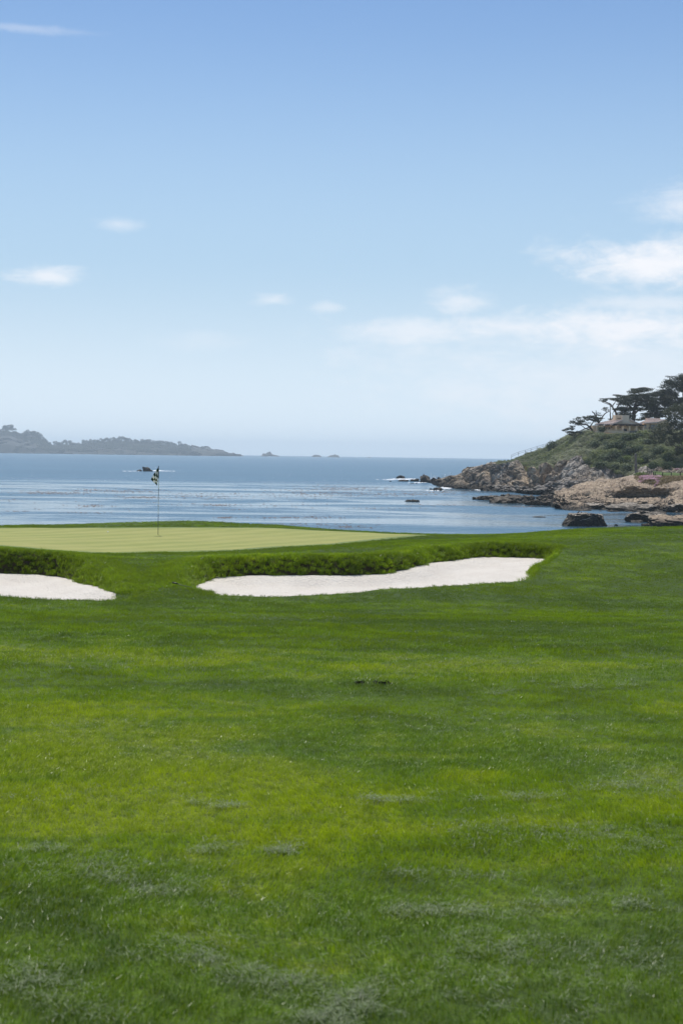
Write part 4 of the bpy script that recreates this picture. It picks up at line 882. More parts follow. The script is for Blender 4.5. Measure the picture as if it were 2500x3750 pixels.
bush_m = [leaf_ball('bush', 1500, 1.0, .085, 340 + s, M['bush'], .85, .5, .4) for s in range(3)]
BL = [(2020, 1640, 3.2), (2270, 1640, 3.6), (2235, 1650, 3.4), (2300, 1665, 4.0), (2255, 1680, 3.4), (2285, 1700, 3.6), (2350, 1700, 3.6), (2380, 1690, 3.2), (2220, 1690, 3.2), (2195, 1715, 3.0), (2250, 1722, 2.8), (2300, 1725, 2.8), (2340, 1655, 3.0), (2410, 1665, 3.4), (2450, 1690, 3.6), (2490, 1660, 3.6), (2120, 1700, 2.4), (2180, 1640, 3.0), (2290, 1615, 3.2), (2330, 1610, 3.2), (2370, 1630, 3.0), (2155, 1700, 2.4), (2390, 1715, 2.6), (2440, 1715, 2.4), (2201, 1578, 1.9)]
for k, (x, y, s) in enumerate(BL):
    pt = surf_at(x, y, VHG) if k < len(BL) - 1 else P(x, y, 414)
    o = bpy.data.objects.new('bush', bush_m[k % 3]); COL.objects.link(o); o.location = (pt[0], pt[1] - .5, pt[2] + s * .25); o.scale = (s * .62, s * .62, s * .55); o.rotation_euler = (RNG.uniform(-.2, .2), RNG.uniform(-.2, .2), RNG.uniform(0, 6.28))
    if k == len(BL) - 1: tag(o, 'dark bush standing against the terrace wall of the house', 'bush')
    else: tag(o, 'dark green bush among the scrub on the slope below the house', 'bush', 'dark green bushes on the slope below the house')
lm = leaf_ball('bush', 900, 1.0, .12, 350, M['limebush'], .6, .4, .5)
for (x, y, s, Y, lb) in [(2348, 1738, 2.1, 350, 'bright lime green bush beside the garden fence'), (2296, 1675, 1.9, 385, 'yellow green shrub just left of the dead grey trunk'), (2342, 1685, 1.9, 385, 'yellow green shrub just right of the dead grey trunk')]:
    pt = P(x, y, Y - 6); o = bpy.data.objects.new('bush', lm); COL.objects.link(o); o.location = tuple(pt); o.scale = (s * (.95 if Y == 350 else .6), s * .6, s * .5); tag(o, lb, 'bush')
# ice plant and its flowers along the shelf edge
ice_m = [proto_ob(leaf_ball('ice_plant_clump', 120, .6, .09, 360 + s, M['iceplant'], .35, .3, 1.2)) for s in range(4)]
pink_m = [proto_ob(leaf_ball('flower_clump', 90, .5, .07, 370 + s, M['pink'], .35, .3, 1.5)) for s in range(4)]
allp = VSG.reshape(-1, 3); ax_, ay_ = project(allp); vis = (allp[:, 1] < 352)
z1 = vis & (ax_ > 2325) & (ax_ < 2750) & (ay_ > 1744) & (ay_ < np.interp(ax_, [2325, 2350, 2380, 2410, 2450, 2500, 2750], [1756, 1766, 1772, 1778, 1766, 1757, 1757]))
k1 = RNG.choice(np.where(z1)[0], 1600); scatter('ice_plant', allp[k1] + [0, 0, .05], np.c_[RNG.normal(0, .2, (1600, 2)), RNG.uniform(0, 6.28, 1600)], RNG.uniform(.5, 1.1, 1600), ice_m, seed=16)
PINKS = [(2370, 1752, 34, 8), (2395, 1748, 26, 5), (2350, 1763, 16, 6), (2402, 1765, 8, 12), (2395, 1778, 5, 5)]
kk = np.zeros(len(allp), bool)
for (x, y, a, c) in PINKS: kk |= ((ax_ - x) / a) ** 2 + ((ay_ - y) / c) ** 2 < 1
kk &= vis; k2 = RNG.choice(np.where(kk)[0], 230); pp = allp[k2] + [0, -.2, .25]
hp = []; 
for k in range(170): x = RNG.choice([2448, 2495, 2580]) + RNG.normal(0, 12); hp.append(P(x, 1720 + RNG.normal(0, 1.0) - (x > 2470) * 2, 353))
pp = np.concatenate([pp, hp]); scatter('pink_flowers', pp, np.c_[0 * pp[:, 0], 0 * pp[:, 0], RNG.uniform(0, 6.28, len(pp))], RNG.uniform(.4, .9, len(pp)), pink_m, seed=17)

# ============================================================ trees
def tree(name, label, base, woods, outlines, Y, mat, leafsize=.32, nclump=120, clump=(2.6, .8), perclump=70, depth=7.0, wood_mat='bark', to_px=lambda u: u, seed=0, droop=0.0, cat='tree'):
    """woods: [(points (photo px, py, depth offset), r0, r1)], outlines: polygons in photo px filled with flat foliage pads"""
    r = np.random.default_rng(seed); b0 = P(base[0], base[1], Y); root = empty(name, tuple(b0), label, cat)
    for j, (pts, r0, r1) in enumerate(woods):
        L = smooth_line([P(x, y, Y + dy) for x, y, dy in pts], 5); n = len(L); L[1:-1] += r.normal(0, r0 * (.04 if name == 'dead_tree' else .16), (n - 2, 3))
        mb = MB(b0); mb.tube(L, np.linspace(r0, r1, n), 7); mb.build('trunk' if j == 0 else 'limb', M[wood_mat], root, smooth=True)
    V = []
    for poly in outlines:
        pa = np.array(poly, float); x0, y0 = pa.min(0); x1, y1 = pa.max(0); cnt = 0; tries = 0; area = abs(np.sum(pa[:, 0] * np.roll(pa[:, 1], -1) - np.roll(pa[:, 0], -1) * pa[:, 1])) / 2
        want = int(area * nclump / 10000)
        while cnt < want and tries < want * 30:
            tries += 1; x, y = r.uniform(x0, x1), r.uniform(y0, y1)
            if not inpoly(np.array([x]), np.array([y]), pa)[0]: continue
            if vnoise(np.array([[x * .035, y * .09, seed * 3.1]]), 5)[0] < -.55: continue
            cnt += 1; c = P(x, y, Y + r.uniform(-.5, .5) * depth); m = perclump; cw = clump[0] * r.uniform(.6, 1.3); ch = clump[1] * r.uniform(.7, 1.3)
            d = r.normal(0, 1, (m, 3)); d /= np.linalg.norm(d, axis=1)[:, None]; rad = r.uniform(.2, 1, m) ** .5
            q = d * rad[:, None] * [cw / 2, cw / 2, ch / 2]; q[:, 2] += np.hypot(q[:, 0], q[:, 1]) * (.18 - droop)
            nr = r.normal(0, .6, (m, 3)) + d * .5 + [0, 0, .6]; nr /= np.linalg.norm(nr, axis=1)[:, None]; t = np.cross(nr, r.normal(0, 1, (m, 3))); t /= np.linalg.norm(t, axis=1)[:, None]; s = np.cross(nr, t)
            Lf = leafsize * r.uniform(.5, 1.3, m)[:, None] * .5; c = c + q
            V.append(np.stack([c - t * Lf, c + s * Lf * .5, c + t * Lf, c - s * Lf * .5], 1).reshape(-1, 3) - b0)
    if V:
        V = np.concatenate(V); obj('crown', mesh_fast('crown', V, np.arange(len(V)).reshape(-1, 4), False), M[mat], root)
    return root
def q2(pts): return [(2000 + .3189 * u, 1350 + .3189 * v) for u, v in pts]
def w2(pts): return [(2000 + .3189 * p[0], 1350 + .3189 * p[1], p[2] if len(p) > 2 else 0) for p in pts]
tree('cypress_tree', 'low wind-swept cypress leaning seaward left of the house', (2166, 1585), [(w2([(535, 745), (515, 690), (480, 655, -1), (420, 635, -2), (340, 625, -2)]), .38, .10), (w2([(500, 670), (440, 690), (370, 720), (300, 745)]), .2, .06), (w2([(515, 690), (455, 690, 1), (400, 650, 1), (300, 610)]), .2, .05), (w2([(500, 665), (540, 610), (590, 570)]), .22, .06)],
     [q2([(225, 610), (280, 578), (380, 560), (480, 545), (560, 535), (630, 560), (660, 600), (600, 625), (520, 640), (440, 640), (380, 655), (330, 650), (300, 685), (250, 690), (270, 650), (250, 628)]), q2([(190, 695), (260, 680), (320, 690), (400, 705), (450, 705), (430, 730), (340, 755), (290, 768), (240, 745), (200, 732)])], 432, 'cypress', .34, 150, (2.2, .6), 90, 6, seed=1)
tree('dead_cypress', 'half dead cypress with bare forked limbs between the wind-swept cypress and the house', (2192, 1566), [(w2([(600, 680), (598, 610), (575, 560), (548, 515), (525, 492)]), .36, .12), (w2([(598, 625), (640, 560), (680, 510), (735, 480)]), .26, .10), (w2([(575, 555), (572, 510), (568, 478)]), .14, .08), (w2([(735, 640, 2), (735, 560, 2), (732, 480, 2), (733, 420, 2)]), .24, .10), (w2([(735, 600, 2), (760, 560, 2), (765, 500, 2), (790, 470, 2)]), .14, .06), (w2([(700, 500), (640, 470), (625, 465)]), .1, .04)],
     [q2([(620, 468), (660, 445), (705, 442), (718, 460), (700, 490), (650, 488)]), q2([(560, 515), (625, 505), (635, 530), (600, 560), (575, 540)]), q2([(720, 585), (770, 575), (790, 600), (740, 612)])], 436, 'cypress', .3, 150, (1.8, .6), 80, 3, seed=2)
tree('cypress_tree', 'spreading flat topped cypress with open branching seaward side, behind the chimney', (2255, 1560), [(w2([(840, 600), (810, 530), (775, 470), (740, 410), (660, 375)]), .5, .10), (w2([(790, 490), (820, 430), (860, 400)]), .26, .10), (w2([(755, 430), (790, 380), (800, 330)]), .2, .06), (w2([(750, 420), (690, 400), (640, 385)]), .16, .05), (w2([(830, 560), (880, 480, 2), (950, 420, 2)]), .35, .1)],
     [q2([(605, 375), (640, 348), (720, 335), (790, 345), (800, 365), (720, 372), (660, 388), (620, 392)]), q2([(752, 312), (790, 298), (848, 303), (845, 325), (780, 332)]), q2([(800, 350), (870, 322), (950, 312), (960, 400), (900, 420), (830, 395)]), q2([(760, 450), (830, 430), (900, 440), (900, 540), (840, 530), (800, 480)])], 440, 'cypress', .34, 190, (2.6, .55), 90, 7, seed=3)
tree('cypress_tree', 'broad dark umbrella cypress directly behind the main house', (2323, 1560), [(w2([(1000, 660), (1000, 560), (1008, 470), (1030, 390), (1080, 320)]), .75, .2), (w2([(1005, 490), (950, 420, -2), (880, 370, -3)]), .4, .12), (w2([(1020, 440), (1100, 380, -2), (1190, 330, -2)]), .4, .12), (w2([(1000, 540), (1060, 470, 2), (1150, 430, 2)]), .35, .1), (w2([(1035, 380), (1060, 300), (1060, 250)]), .25, .08)],
     [q2([(850, 335), (950, 305), (1100, 300), (1200, 290), (1240, 330), (1230, 400), (1180, 470), (1100, 490), (1000, 470), (900, 500), (860, 450), (830, 400)]), q2([(930, 265), (1000, 232), (1110, 216), (1205, 240), (1185, 262), (1120, 272), (1050, 300), (980, 300)]), q2([(860, 470), (990, 470), (985, 570), (930, 590), (870, 540)])], 446, 'cypress', .36, 270, (3.2, .65), 90, 9, seed=4)
tree('cypress_tree', 'dense dark cypress behind the gap between the two houses', (2405, 1560), [(w2([(1290, 680), (1285, 560), (1265, 470), (1300, 400)]), .7, .2), (w2([(1285, 560), (1230, 480), (1190, 430)]), .35, .1), (w2([(1285, 540), (1340, 470), (1370, 420)]), .35, .1)],
     [q2([(1180, 290), (1280, 268), (1380, 290), (1440, 350), (1420, 470), (1370, 560), (1240, 560), (1120, 600), (1050, 600), (1060, 545), (1150, 500), (1190, 420)])], 452, 'cypress', .36, 320, (3.0, .7), 90, 9, seed=5)
tree('cypress_tree', 'tallest dark cypress rising at the edge of the picture behind the pine', (2520, 1560), [(w2([(1620, 700), (1610, 500), (1580, 300), (1560, 120)]), .9, .2), (w2([(1600, 420), (1500, 330), (1400, 260)]), .4, .1), (w2([(1600, 500), (1480, 430), (1380, 400)]), .4, .1), (w2([(1580, 260), (1480, 170), (1410, 110)]), .3, .06)],
     [q2([(1318, 208), (1360, 180), (1350, 155), (1400, 125), (1440, 110), (1500, 112), (1520, 88), (1568, 72), (1700, 40), (1850, 80), (1950, 300), (1950, 520), (1560, 520), (1450, 480), (1390, 400), (1330, 330), (1300, 265), (1350, 235)]), q2([(1400, 92), (1430, 95), (1470, 112), (1440, 118)])], 458, 'cypress', .38, 290, (3.4, .7), 80, 12, seed=6)
tree('pine_tree', 'nearer olive green pine with lower bare branches in front of the right house', (2580, 1700), [(w2([(1860, 1120), (1820, 900), (1760, 700), (1700, 500)]), .5, .15), (w2([(1830, 1050), (1700, 980), (1540, 915), (1400, 850), (1300, 810)]), .22, .05), (w2([(1790, 800), (1650, 700), (1500, 640), (1400, 600)]), .22, .05), (w2([(1640, 960), (1540, 860), (1450, 740)]), .14, .04), (w2([(1800, 860), (1650, 800), (1480, 760)]), .16, .05)],
     [q2([(1345, 480), (1420, 450), (1480, 405), (1568, 385), (1700, 380), (1850, 450), (1950, 700), (1880, 880), (1700, 900), (1560, 860), (1420, 880), (1330, 870), (1230, 850), (1175, 800), (1190, 750), (1240, 700), (1280, 640), (1370, 610), (1390, 560), (1350, 520)])], 375, 'pine', .30, 210, (1.7, 1.0), 90, 9, seed=7)
# snag
tree('dead_tree', 'bare grey dead trunk standing upright in the scrub near the garden fence', (2328, 1742), [([(2329, 1744, 0), (2328, 1715, 0), (2327, 1690, 0), (2326, 1661, 0)], .42, .24), ([(2327, 1675, 0), (2330, 1665, .3), (2331, 1657, .3)], .12, .05)], [], 352, 'pine', wood_mat='deadwood', cat='tree trunk')

# ============================================================ the two houses
MS = {'stucco': simple_mat('warm_stucco', (0.90, 0.64, 0.40), .9, .2, .07, .6), 'greystucco': simple_mat('rose_grey_stucco', (0.90, 0.71, 0.52), .9, .2, .06, .5), 'tile': simple_mat('pink_roof_tiles', (0.66, 0.53, 0.45), .85, .2, .25, 3.0),
      'beam': simple_mat('dark_timber', (0.030, 0.020, 0.017), .8, .3, .3, 3), 'shade': simple_mat('tan_blinds', (0.75, 0.53, 0.28), .8, .2, .12, 2), 'dark': simple_mat('dark_opening', (0.020, 0.016, 0.014), .5, .4, .2, 1),
      'stone': simple_mat('grey_stone_wall', (0.17, 0.16, 0.145), .9, .2, .45, 2.2), 'cream': simple_mat('cream_render', (0.90, 0.68, 0.45), .9, .2, .08, 1), 'lamp': simple_mat('bronze_lamp', (0.05, 0.035, 0.03), .5, .5, .2, 5, .5)}
def glass_mat():
    m, b = new_mat('window_glass'); finish(b, principled(b, (0.05, 0.07, 0.065), .08, .8).outputs[0]); return m
MS['glass'] = glass_mat()
HY = 430.0
def hx(u, Y=HY): return float(P(2200 + .1913 * u, 1560, Y)[0])
def hz(v, Y=HY): return float(P(2300, 1350 + .1913 * v, Y)[2])
def front_poly(pts, Y): return [(hx(u, Y), Y, hz(v, Y)) for u, v in pts]
def hbox(mb, u0, u1, v0, v1, Y0, Y1): mb.box(hx(u0), hx(u1), Y0, Y1, hz(v1), hz(v0))
house = empty('house', (hx(480), HY, hz(1260)), 'single storey stucco house with chimney block, dark eave beam and terrace posts', 'house')
HO = tuple(house.location)
def hb(fn, name, mat, parent=house, org=HO):
    mb = MB(org); fn(mb); o = mb.build(name, MS[mat]); o.parent = parent
    if parent.type == 'MESH': pass
    return o
def f(mb): hbox(mb, -115, 830, 1090, 1270, HY, HY + 9)
wall = hb(f, 'wall', 'stucco')
hb(lambda mb: mb.prism(front_poly([(150, 1088), (385, 992), (530, 986), (775, 1062), (815, 1088)], HY - .6)[::-1], 9.5), 'gable', 'greystucco')
hb(lambda mb: hbox(mb, 390, 525, 892, 1040, HY - .9, HY + 3), 'chimney', 'greystucco')
hb(lambda mb: (hbox(mb, 273, 392, 888, 1040, HY + .2, HY + 4), ), 'chimney', 'cream')
hb(lambda mb: hbox(mb, 305, 378, 945, 958, HY + .1, HY + .35), 'chimney_flue', 'dark')
# left roof: tiled slope rising to the chimney; right verge of tiles
def roofL(mb):
    a, b_, c, d = front_poly([(-150, 1062), (150, 1078), (392, 988), (392, 962)], HY - 2.0)
    vs = [(hx(-140), HY - 2.2, hz(1072)), (hx(175), HY - 2.2, hz(1074)), (hx(394), HY - 1.0, hz(984)), (hx(392), HY + 3, hz(960)), (hx(255), HY + 4, hz(975)), (hx(-30), HY + 7, hz(1045))]
    lo = [(x, y, z - .25) for x, y, z in vs]; n = 6; mb.add(vs + lo, [tuple(range(n)), tuple(range(2 * n - 1, n - 1, -1))] + [(k, n + k, n + (k + 1) % n, (k + 1) % n) for k in range(n)])
hb(roofL, 'roof', 'tile')
def ridges(mb):
    for k in range(9):
        t = k / 8; x0, z0 = hx(-110 + 285 * t), hz(1071); x1, z1 = hx(250 + 140 * t), hz(978 + 6 * t); mb.tube([(x0, HY - 2.1 + .0, z0), (x1, HY + 2.6 - 3.5 * t, z1 + .02)], .11, 5)
hb(ridges, 'tile_ridge', 'tile')['kind'] = 'stuff'
hb(lambda mb: mb.tube([(hx(524), HY - .9, hz(978)), (hx(600), HY - .9, hz(1003)), (hx(690), HY - .9, hz(1038)), (hx(775), HY - .9, hz(1058))], .17, 6), 'roof_verge', 'tile')
hb(lambda mb: hbox(mb, -130, 826, 1064, 1078, HY - 2.0, HY - .62), 'eave_beam', 'beam')
for u0 in (195, 335, 460, 590, 720, 60, -60): hb(lambda mb: hbox(mb, u0, u0 + 78, 1079, 1096, HY - 2.3, HY - 1.3), 'beam', 'beam')
for u0 in (-112, -62, -30, 3, 253, 384, 512, 645, 778): hb(lambda mb: (hbox(mb, u0, u0 + 24, 1092, 1245, HY - 2.0, HY - 1.55), hbox(mb, u0 - 6, u0 + 30, 1092, 1104, HY - 2.05, HY - 1.5)), 'post', 'cream')
for u0, u1, v0 in ((214, 250, 1100), (282, 352, 1098), (545, 640, 1098), (672, 750, 1098)): hb(lambda mb: hbox(mb, u0, u1, v0, 1200, HY - .04, HY + .2), 'blind', 'shade')
for u0, u1, v0, v1 in ((100, 118, 1118, 1170), (130, 145, 1118, 1170), (152, 176, 1118, 1165), (40, 85, 1110, 1180)):
    w = hb(lambda mb: (hbox(mb, u0 - 4, u1 + 4, v0 - 5, v0, HY - .1, HY + .1), hbox(mb, u0 - 4, u1 + 4, v1, v1 + 5, HY - .1, HY + .1), hbox(mb, u0 - 4, u0, v0, v1, HY - .1, HY + .1), hbox(mb, u1, u1 + 4, v0, v1, HY - .1, HY + .1)), 'window', 'cream')
    hb(lambda mb: hbox(mb, u0, u1, v0, v1, HY - .03, HY + .1), 'pane', 'glass', w, HO)
hb(lambda mb: hbox(mb, 412, 496, 1150, 1212, HY - .05, HY + .2), 'garage_opening', 'dark')
for u0 in (752, 794): 
    d_ = hb(lambda mb: hbox(mb, u0, u0 + 22, 1115, 1196, HY - .05, HY + .12), 'door', 'beam'); hb(lambda mb: hbox(mb, u0 + 2, u0 + 5, 1150, 1156, HY - .12, HY - .05), 'handle', 'lamp', d_, HO)
def lantern(u, v, parent, org, Y=HY):
    def g(mb):
        hbox(mb, u - 8, u + 8, v - 8, v + 12, Y - .32, Y - .05); hbox(mb, u - 11, u + 11, v - 12, v - 8, Y - .36, Y); hbox(mb, u - 3, u + 3, v - 20, v - 12, Y - .2, Y)
    return hb(g, 'wall_lantern', 'lamp', parent, org)
for u, v in ((203, 1122), (361, 1122), (545, 1124), (730, 1130)): lantern(u, v, house, HO)
hb(lambda mb: hbox(mb, -120, 832, 1204, 1262, HY - 3.3, HY - .01), 'terrace_floor', 'cream')
tw = hb(lambda mb: (hbox(mb, 90, 392, 1196, 1262, HY - 3.6, HY - 3.2), hbox(mb, 84, 396, 1176, 1184, HY - 3.75, HY - 3.05)), 'terrace_wall', 'cream')
for u0 in np.linspace(92, 382, 15): hb(lambda mb: hbox(mb, u0, u0 + 8, 1184, 1196, HY - 3.55, HY - 3.25), 'baluster', 'cream', tw, HO)
sw = empty('stone_wall', (hx(725), HY - 3.4, hz(1265)), 'low grey stone retaining wall along the terrace in front of the houses', 'wall')
SO = tuple(sw.location); mbw = MB(SO); mbw.box(hx(505), hx(945), HY - 3.6, HY - 3.1, hz(1270), hz(1196)); o = mbw.build('stone_course', MS['stone']); o.parent = sw
mbw = MB(SO); mbw.box(hx(500), hx(950), HY - 3.7, HY - 3.0, hz(1196), hz(1190)); o = mbw.build('coping', MS['stone']); o.parent = sw
# right house
h2 = empty('house', (hx(1000), HY + 1, hz(1240)), 'smaller stucco house with low pink tile roof and wide window, half hidden by the pine', 'house'); H2 = tuple(h2.location)
hb(lambda mb: hbox(mb, 838, 1420, 1030, 1260, HY + 1, HY + 8), 'wall', 'cream', h2, H2)
hb(lambda mb: mb.prism(front_poly([(1045, 1032), (1240, 958), (1430, 1032)], HY + .8)[::-1], 7), 'gable', 'cream', h2, H2)
def roofR(mb):
    vs = [(hx(742), HY - .2, hz(1030)), (hx(1050), HY - .2, hz(1018)), (hx(1235), HY + .4, hz(957)), (hx(1180), HY + 5, hz(958)), (hx(935), HY + 5, hz(966))]; lo = [(x, y, z - .28) for x, y, z in vs]; n = 5
    mb.add(vs + lo, [tuple(range(n)), tuple(range(2 * n - 1, n - 1, -1))] + [(k, n + k, n + (k + 1) % n, (k + 1) % n) for k in range(n)])
hb(roofR, 'roof', 'tile', h2, H2)
def ridgesR(mb):
    for k in range(12): t = k / 11; mb.tube([(hx(748 + 300 * t), HY - .15, hz(1029 - 11 * t) + .03), (hx(940 + 280 * t), HY + 4.6 - 3.6 * t, hz(966 - 8 * t) + .03)], .1, 5)
hb(ridgesR, 'tile_ridge', 'tile', h2, H2)['kind'] = 'stuff'
hb(lambda mb: hbox(mb, 932, 1190, 930, 968, HY + 5, HY + 6.5), 'parapet', 'tile', h2, H2)
for u0, u1, v0, v1 in ((842, 880, 1064, 1122), (966, 1045, 1058, 1152), (1056, 1150, 1058, 1152)):
    w = hb(lambda mb: (hbox(mb, u0 - 5, u1 + 5, v0 - 6, v0, HY + .88, HY + 1.05), hbox(mb, u0 - 5, u1 + 5, v1, v1 + 6, HY + .88, HY + 1.05), hbox(mb, u0 - 5, u0, v0, v1, HY + .88, HY + 1.05), hbox(mb, u1, u1 + 5, v0, v1, HY + .88, HY + 1.05)), 'window', 'shade', h2, H2)
    hb(lambda mb: hbox(mb, u0, u1, v0, v1, HY + .95, HY + 1.1), 'pane', 'glass', w, H2)
hb(lambda mb: (mb.tube([(hx(940), HY + .6, hz(1026)), (hx(949), HY + .75, hz(1050)), (hx(949), HY + .85, hz(1200))], .09, 6)), 'downspout', 'lamp', h2, H2)
lantern(934, 1132, h2, H2, HY + 1)
# ============================================================ fences
M['post'] = simple_mat('dark_fence_wood', (0.045, 0.038, 0.032), .85, .2, .3, 3)
M['rail'] = simple_mat('weathered_rail', (0.20, 0.17, 0.14), .85, .2, .3, 3)
def fence(name, label, pts, h, r, railh, mats=('post', 'rail'), tops=None, railr=.05):
    b0 = np.array(pts[0]); root = empty(name, tuple(b0), label, 'fence')
    for j, p in enumerate(pts):
        mb = MB(b0); mb.tube([np.array(p) - [0, 0, .3], np.array(p) + [0, 0, h]], r, 6); mb.build('post', M[mats[0]], root)
    for hh in railh:
        for a, c in zip(pts[:-1], pts[1:]):
            mb = MB(b0); mb.tube([np.array(a) + [0, 0, hh], np.array(c) + [0, 0, hh]], railr, 5); mb.build('rail', M[mats[1]], root)
    return root
yp = [(1872, 1679), (1898, 1668), (1923, 1661), (1943, 1655), (1965, 1648), (1987, 1641), (2003, 1637), (2022, 1630)]
fence('clifftop_handrail', 'thin dark handrail climbing the crest of the headland against the sky', [P(x, y, 452) for x, y in yp], 1.15, .05, (.65, 1.13), ('post', 'post'), railr=.035)
fence('garden_fence', 'low dark post and rail fence along the front of the clifftop lawn', [P(x, y, Y) for x, y, Y in [(2392, 1745, 329), (2398, 1746, 328), (2425, 1746, 327), (2457, 1745.5, 327), (2490, 1745, 327), (2522, 1745, 327), (2555, 1745, 327), (2590, 1745, 327)]], 1.05, .11, (.55, 1.0), railr=.03, mats=('post', 'post'))
fence('garden_fence', 'open fence along the back of the clifftop lawn below the scrub', [P(x, y, Y) for x, y, Y in [(2370, 1729, 345), (2385, 1734, 345), (2404, 1730, 352), (2424, 1730, 354), (2460, 1730, 354), (2495, 1730, 354), (2530, 1730, 354)]], 1.25, .07, (.7, 1.15), railr=.03, mats=('post', 'post'))
tree('dead_branch', 'bleached fallen branch leaning on the corner of the garden fence', (2368, 1722), [([(2364, 1720, 0), (2376, 1726, 0), (2388, 1731, 0)], .12, .05), ([(2376, 1726, 0), (2382, 1721, .3)], .06, .03)], [], 340, 'pine', wood_mat='deadwood', cat='branch')

# ============================================================ flagstick, hole, ball, small things on the ground
flagY = 43.7; fz = float(ground_z(np.array([P(576, 1960, flagY)[0]]), np.array([flagY]))[0][0]) + .012
fb = np.array([P(578.8, 1960, flagY)[0], flagY, fz]); flag = empty('flagstick', tuple(fb), 'golf flagstick with green and white checkered flag standing in the hole', 'golf flag')
PX = F / flagY
SEG = [(1620, 1340, (0.012, 0.028, 0.014)), (1340, 1222, (0.012, 0.030, 0.22)), (1222, 950, (0.62, 0.64, 0.68)), (950, 720, (0.010, 0.018, 0.014)), (720, 525, (0.62, 0.68, 0.64)), (525, 290, (0.008, 0.016, 0.012))]
def fz_(v): return (1620 - v) * .19133 / PX
for k, (v0, v1, c) in enumerate(SEG):
    mb = MB(); mb.tube([(0, 0, fz_(v0) - (.12 if k == 0 else 0)), (0, 0, fz_(v1) - .0005)], .0085 + (.0015 if k == 5 else 0), 10); mb.build('pole_section', simple_mat('pole_paint', c, .35, .5, .05, 20), flag, smooth=False)
A_, C_, D_, B_ = [np.array(q, float) for q in ((646, 325), (517, 555), (638, 668), (652, 520))]
def cloth_mat(name, col, tr_f):
    m, b = new_mat(name); pr = principled(b, col, .7, .2); tr = b.node('ShaderNodeBsdfTranslucent'); tr.inputs[0].default_value = (*col, 1)
    mx = b.node('ShaderNodeMixShader'); mx.inputs[0].default_value = tr_f; b.l.new(pr.outputs[0], mx.inputs[1]); b.l.new(tr.outputs[0], mx.inputs[2]); finish(b, mx.outputs[0]); return m
def cloth():
    nu, nv = 40, 24; V, Fa, mi = [], [], []
    for i in range(nu + 1):
        for j in range(nv + 1):
            u, v = i / nu, j / nv; top = A_ + (C_ - A_) * u + np.array([-6, -4]) * math.sin(math.pi * u); bot = B_ + (D_ - B_) * u + np.array([-3, 0]) * math.sin(math.pi * u); q = top * (1 - v) + bot * v
            x = (q[0] - 660) * .19133 / PX; z = fz_(q[1]); y = .018 * math.sin(u * 6 + v * 4) + .012 * math.sin(v * 8 - u * 2) * u - .04 * u
            V.append((x, y, z))
    for i in range(nu):
        for j in range(nv):
            a = i * (nv + 1) + j; Fa.append((a, a + 1, a + nv + 2, a + nv + 1)); mi.append((int(i / nu * 5) + int(j / nv * 3)) % 2)
    me = bpy.data.meshes.new('flag_cloth'); me.from_pydata(V, [], Fa); me.materials.append(cloth_mat('flag_green', (0.008, 0.055, 0.030), .25)); me.materials.append(cloth_mat('flag_white', (0.82, 0.83, 0.82), .5))
    me.polygons.foreach_set('material_index', mi); me.polygons.foreach_set('use_smooth', [True] * len(Fa)); me.update(); o = obj('flag_cloth', me, None, flag); md = o.modifiers.new('thick', 'SOLIDIFY'); md.thickness = .0015; md.offset = 0
cloth()
mb = MB(); mb.tube([(-.0065, 0, fz_(525)), (-.0065, 0, fz_(328))], .012, 8); mb.build('flag_sleeve', simple_mat('sleeve_green', (0.006, 0.030, 0.018), .7, .3, .1, 30), flag)
mbc = MB(); R1, n = .054, 20
vs = [(R1 * math.cos(a), R1 * math.sin(a), .0035) for a in np.linspace(0, 2 * math.pi, n, endpoint=False)]; vo = [(.044 * math.cos(a), .044 * math.sin(a), .0035) for a in np.linspace(0, 2 * math.pi, n, endpoint=False)]; vi = [(x, y, .001) for x, y, z in vo]
mbc.add(vs + vo + vi, [(k, (k + 1) % n, n + (k + 1) % n, n + k) for k in range(n)] + [tuple(2 * n + k for k in range(n))])
cup = mbc.build('hole_cup', MS['dark'], None, tuple(fb)); tag(cup, 'round cup cut in the green at the foot of the flagstick', 'golf hole')
bp = P(395, 1938, 45.0); v, fcs = ICO[4]; gz = float(ground_z(np.array([bp[0]]), np.array([45.0]))[0][0]) + .012
d1, d2, _ = worley(v * 6.5, 2); v_ = v * (1 - .03 * np.clip(1 - d1[:, None] * 2.2, 0, 1)) * .0214
tag(obj('golf_ball', mesh_fast('golf_ball', v_, fcs), simple_mat('ball_white', (0.82, 0.82, 0.80), .3, .5, .02, 30), None, (bp[0], 45.0, gz + .0214)), 'white golf ball lying near the back edge of the green', 'golf ball')
# black grip end lying in the rough between the bunkers
g = on_ground([641], [2150])[0]; zr = float(ground_z(np.array([g[0]]), np.array([g[1]]))[0][0]); rk_ = empty('rake', (g[0], g[1], zr + .085), 'black bunker rake lying in the grass between the two bunkers, only its dark grip showing', 'rake')
mb = MB(); mb.tube([(-.055, 0, .006), (-.05, 0, .006), (.02, -.02, -.002), (.06, -.03, -.012)], [.012, .016, .015, .011], 10); mb.build('grip', simple_mat('black_rubber', (0.008, 0.008, 0.009), .5, .5, .1, 30), rk_, smooth=True)
mb = MB(); mb.tube([(.06, -.03, -.012), (.11, -.045, -.03), (.35, -.10, -.075)], .006, 8); mb.build('handle', simple_mat('rake_shaft', (0.16, 0.17, 0.12), .5, .5, .1, 30), rk_, smooth=True)
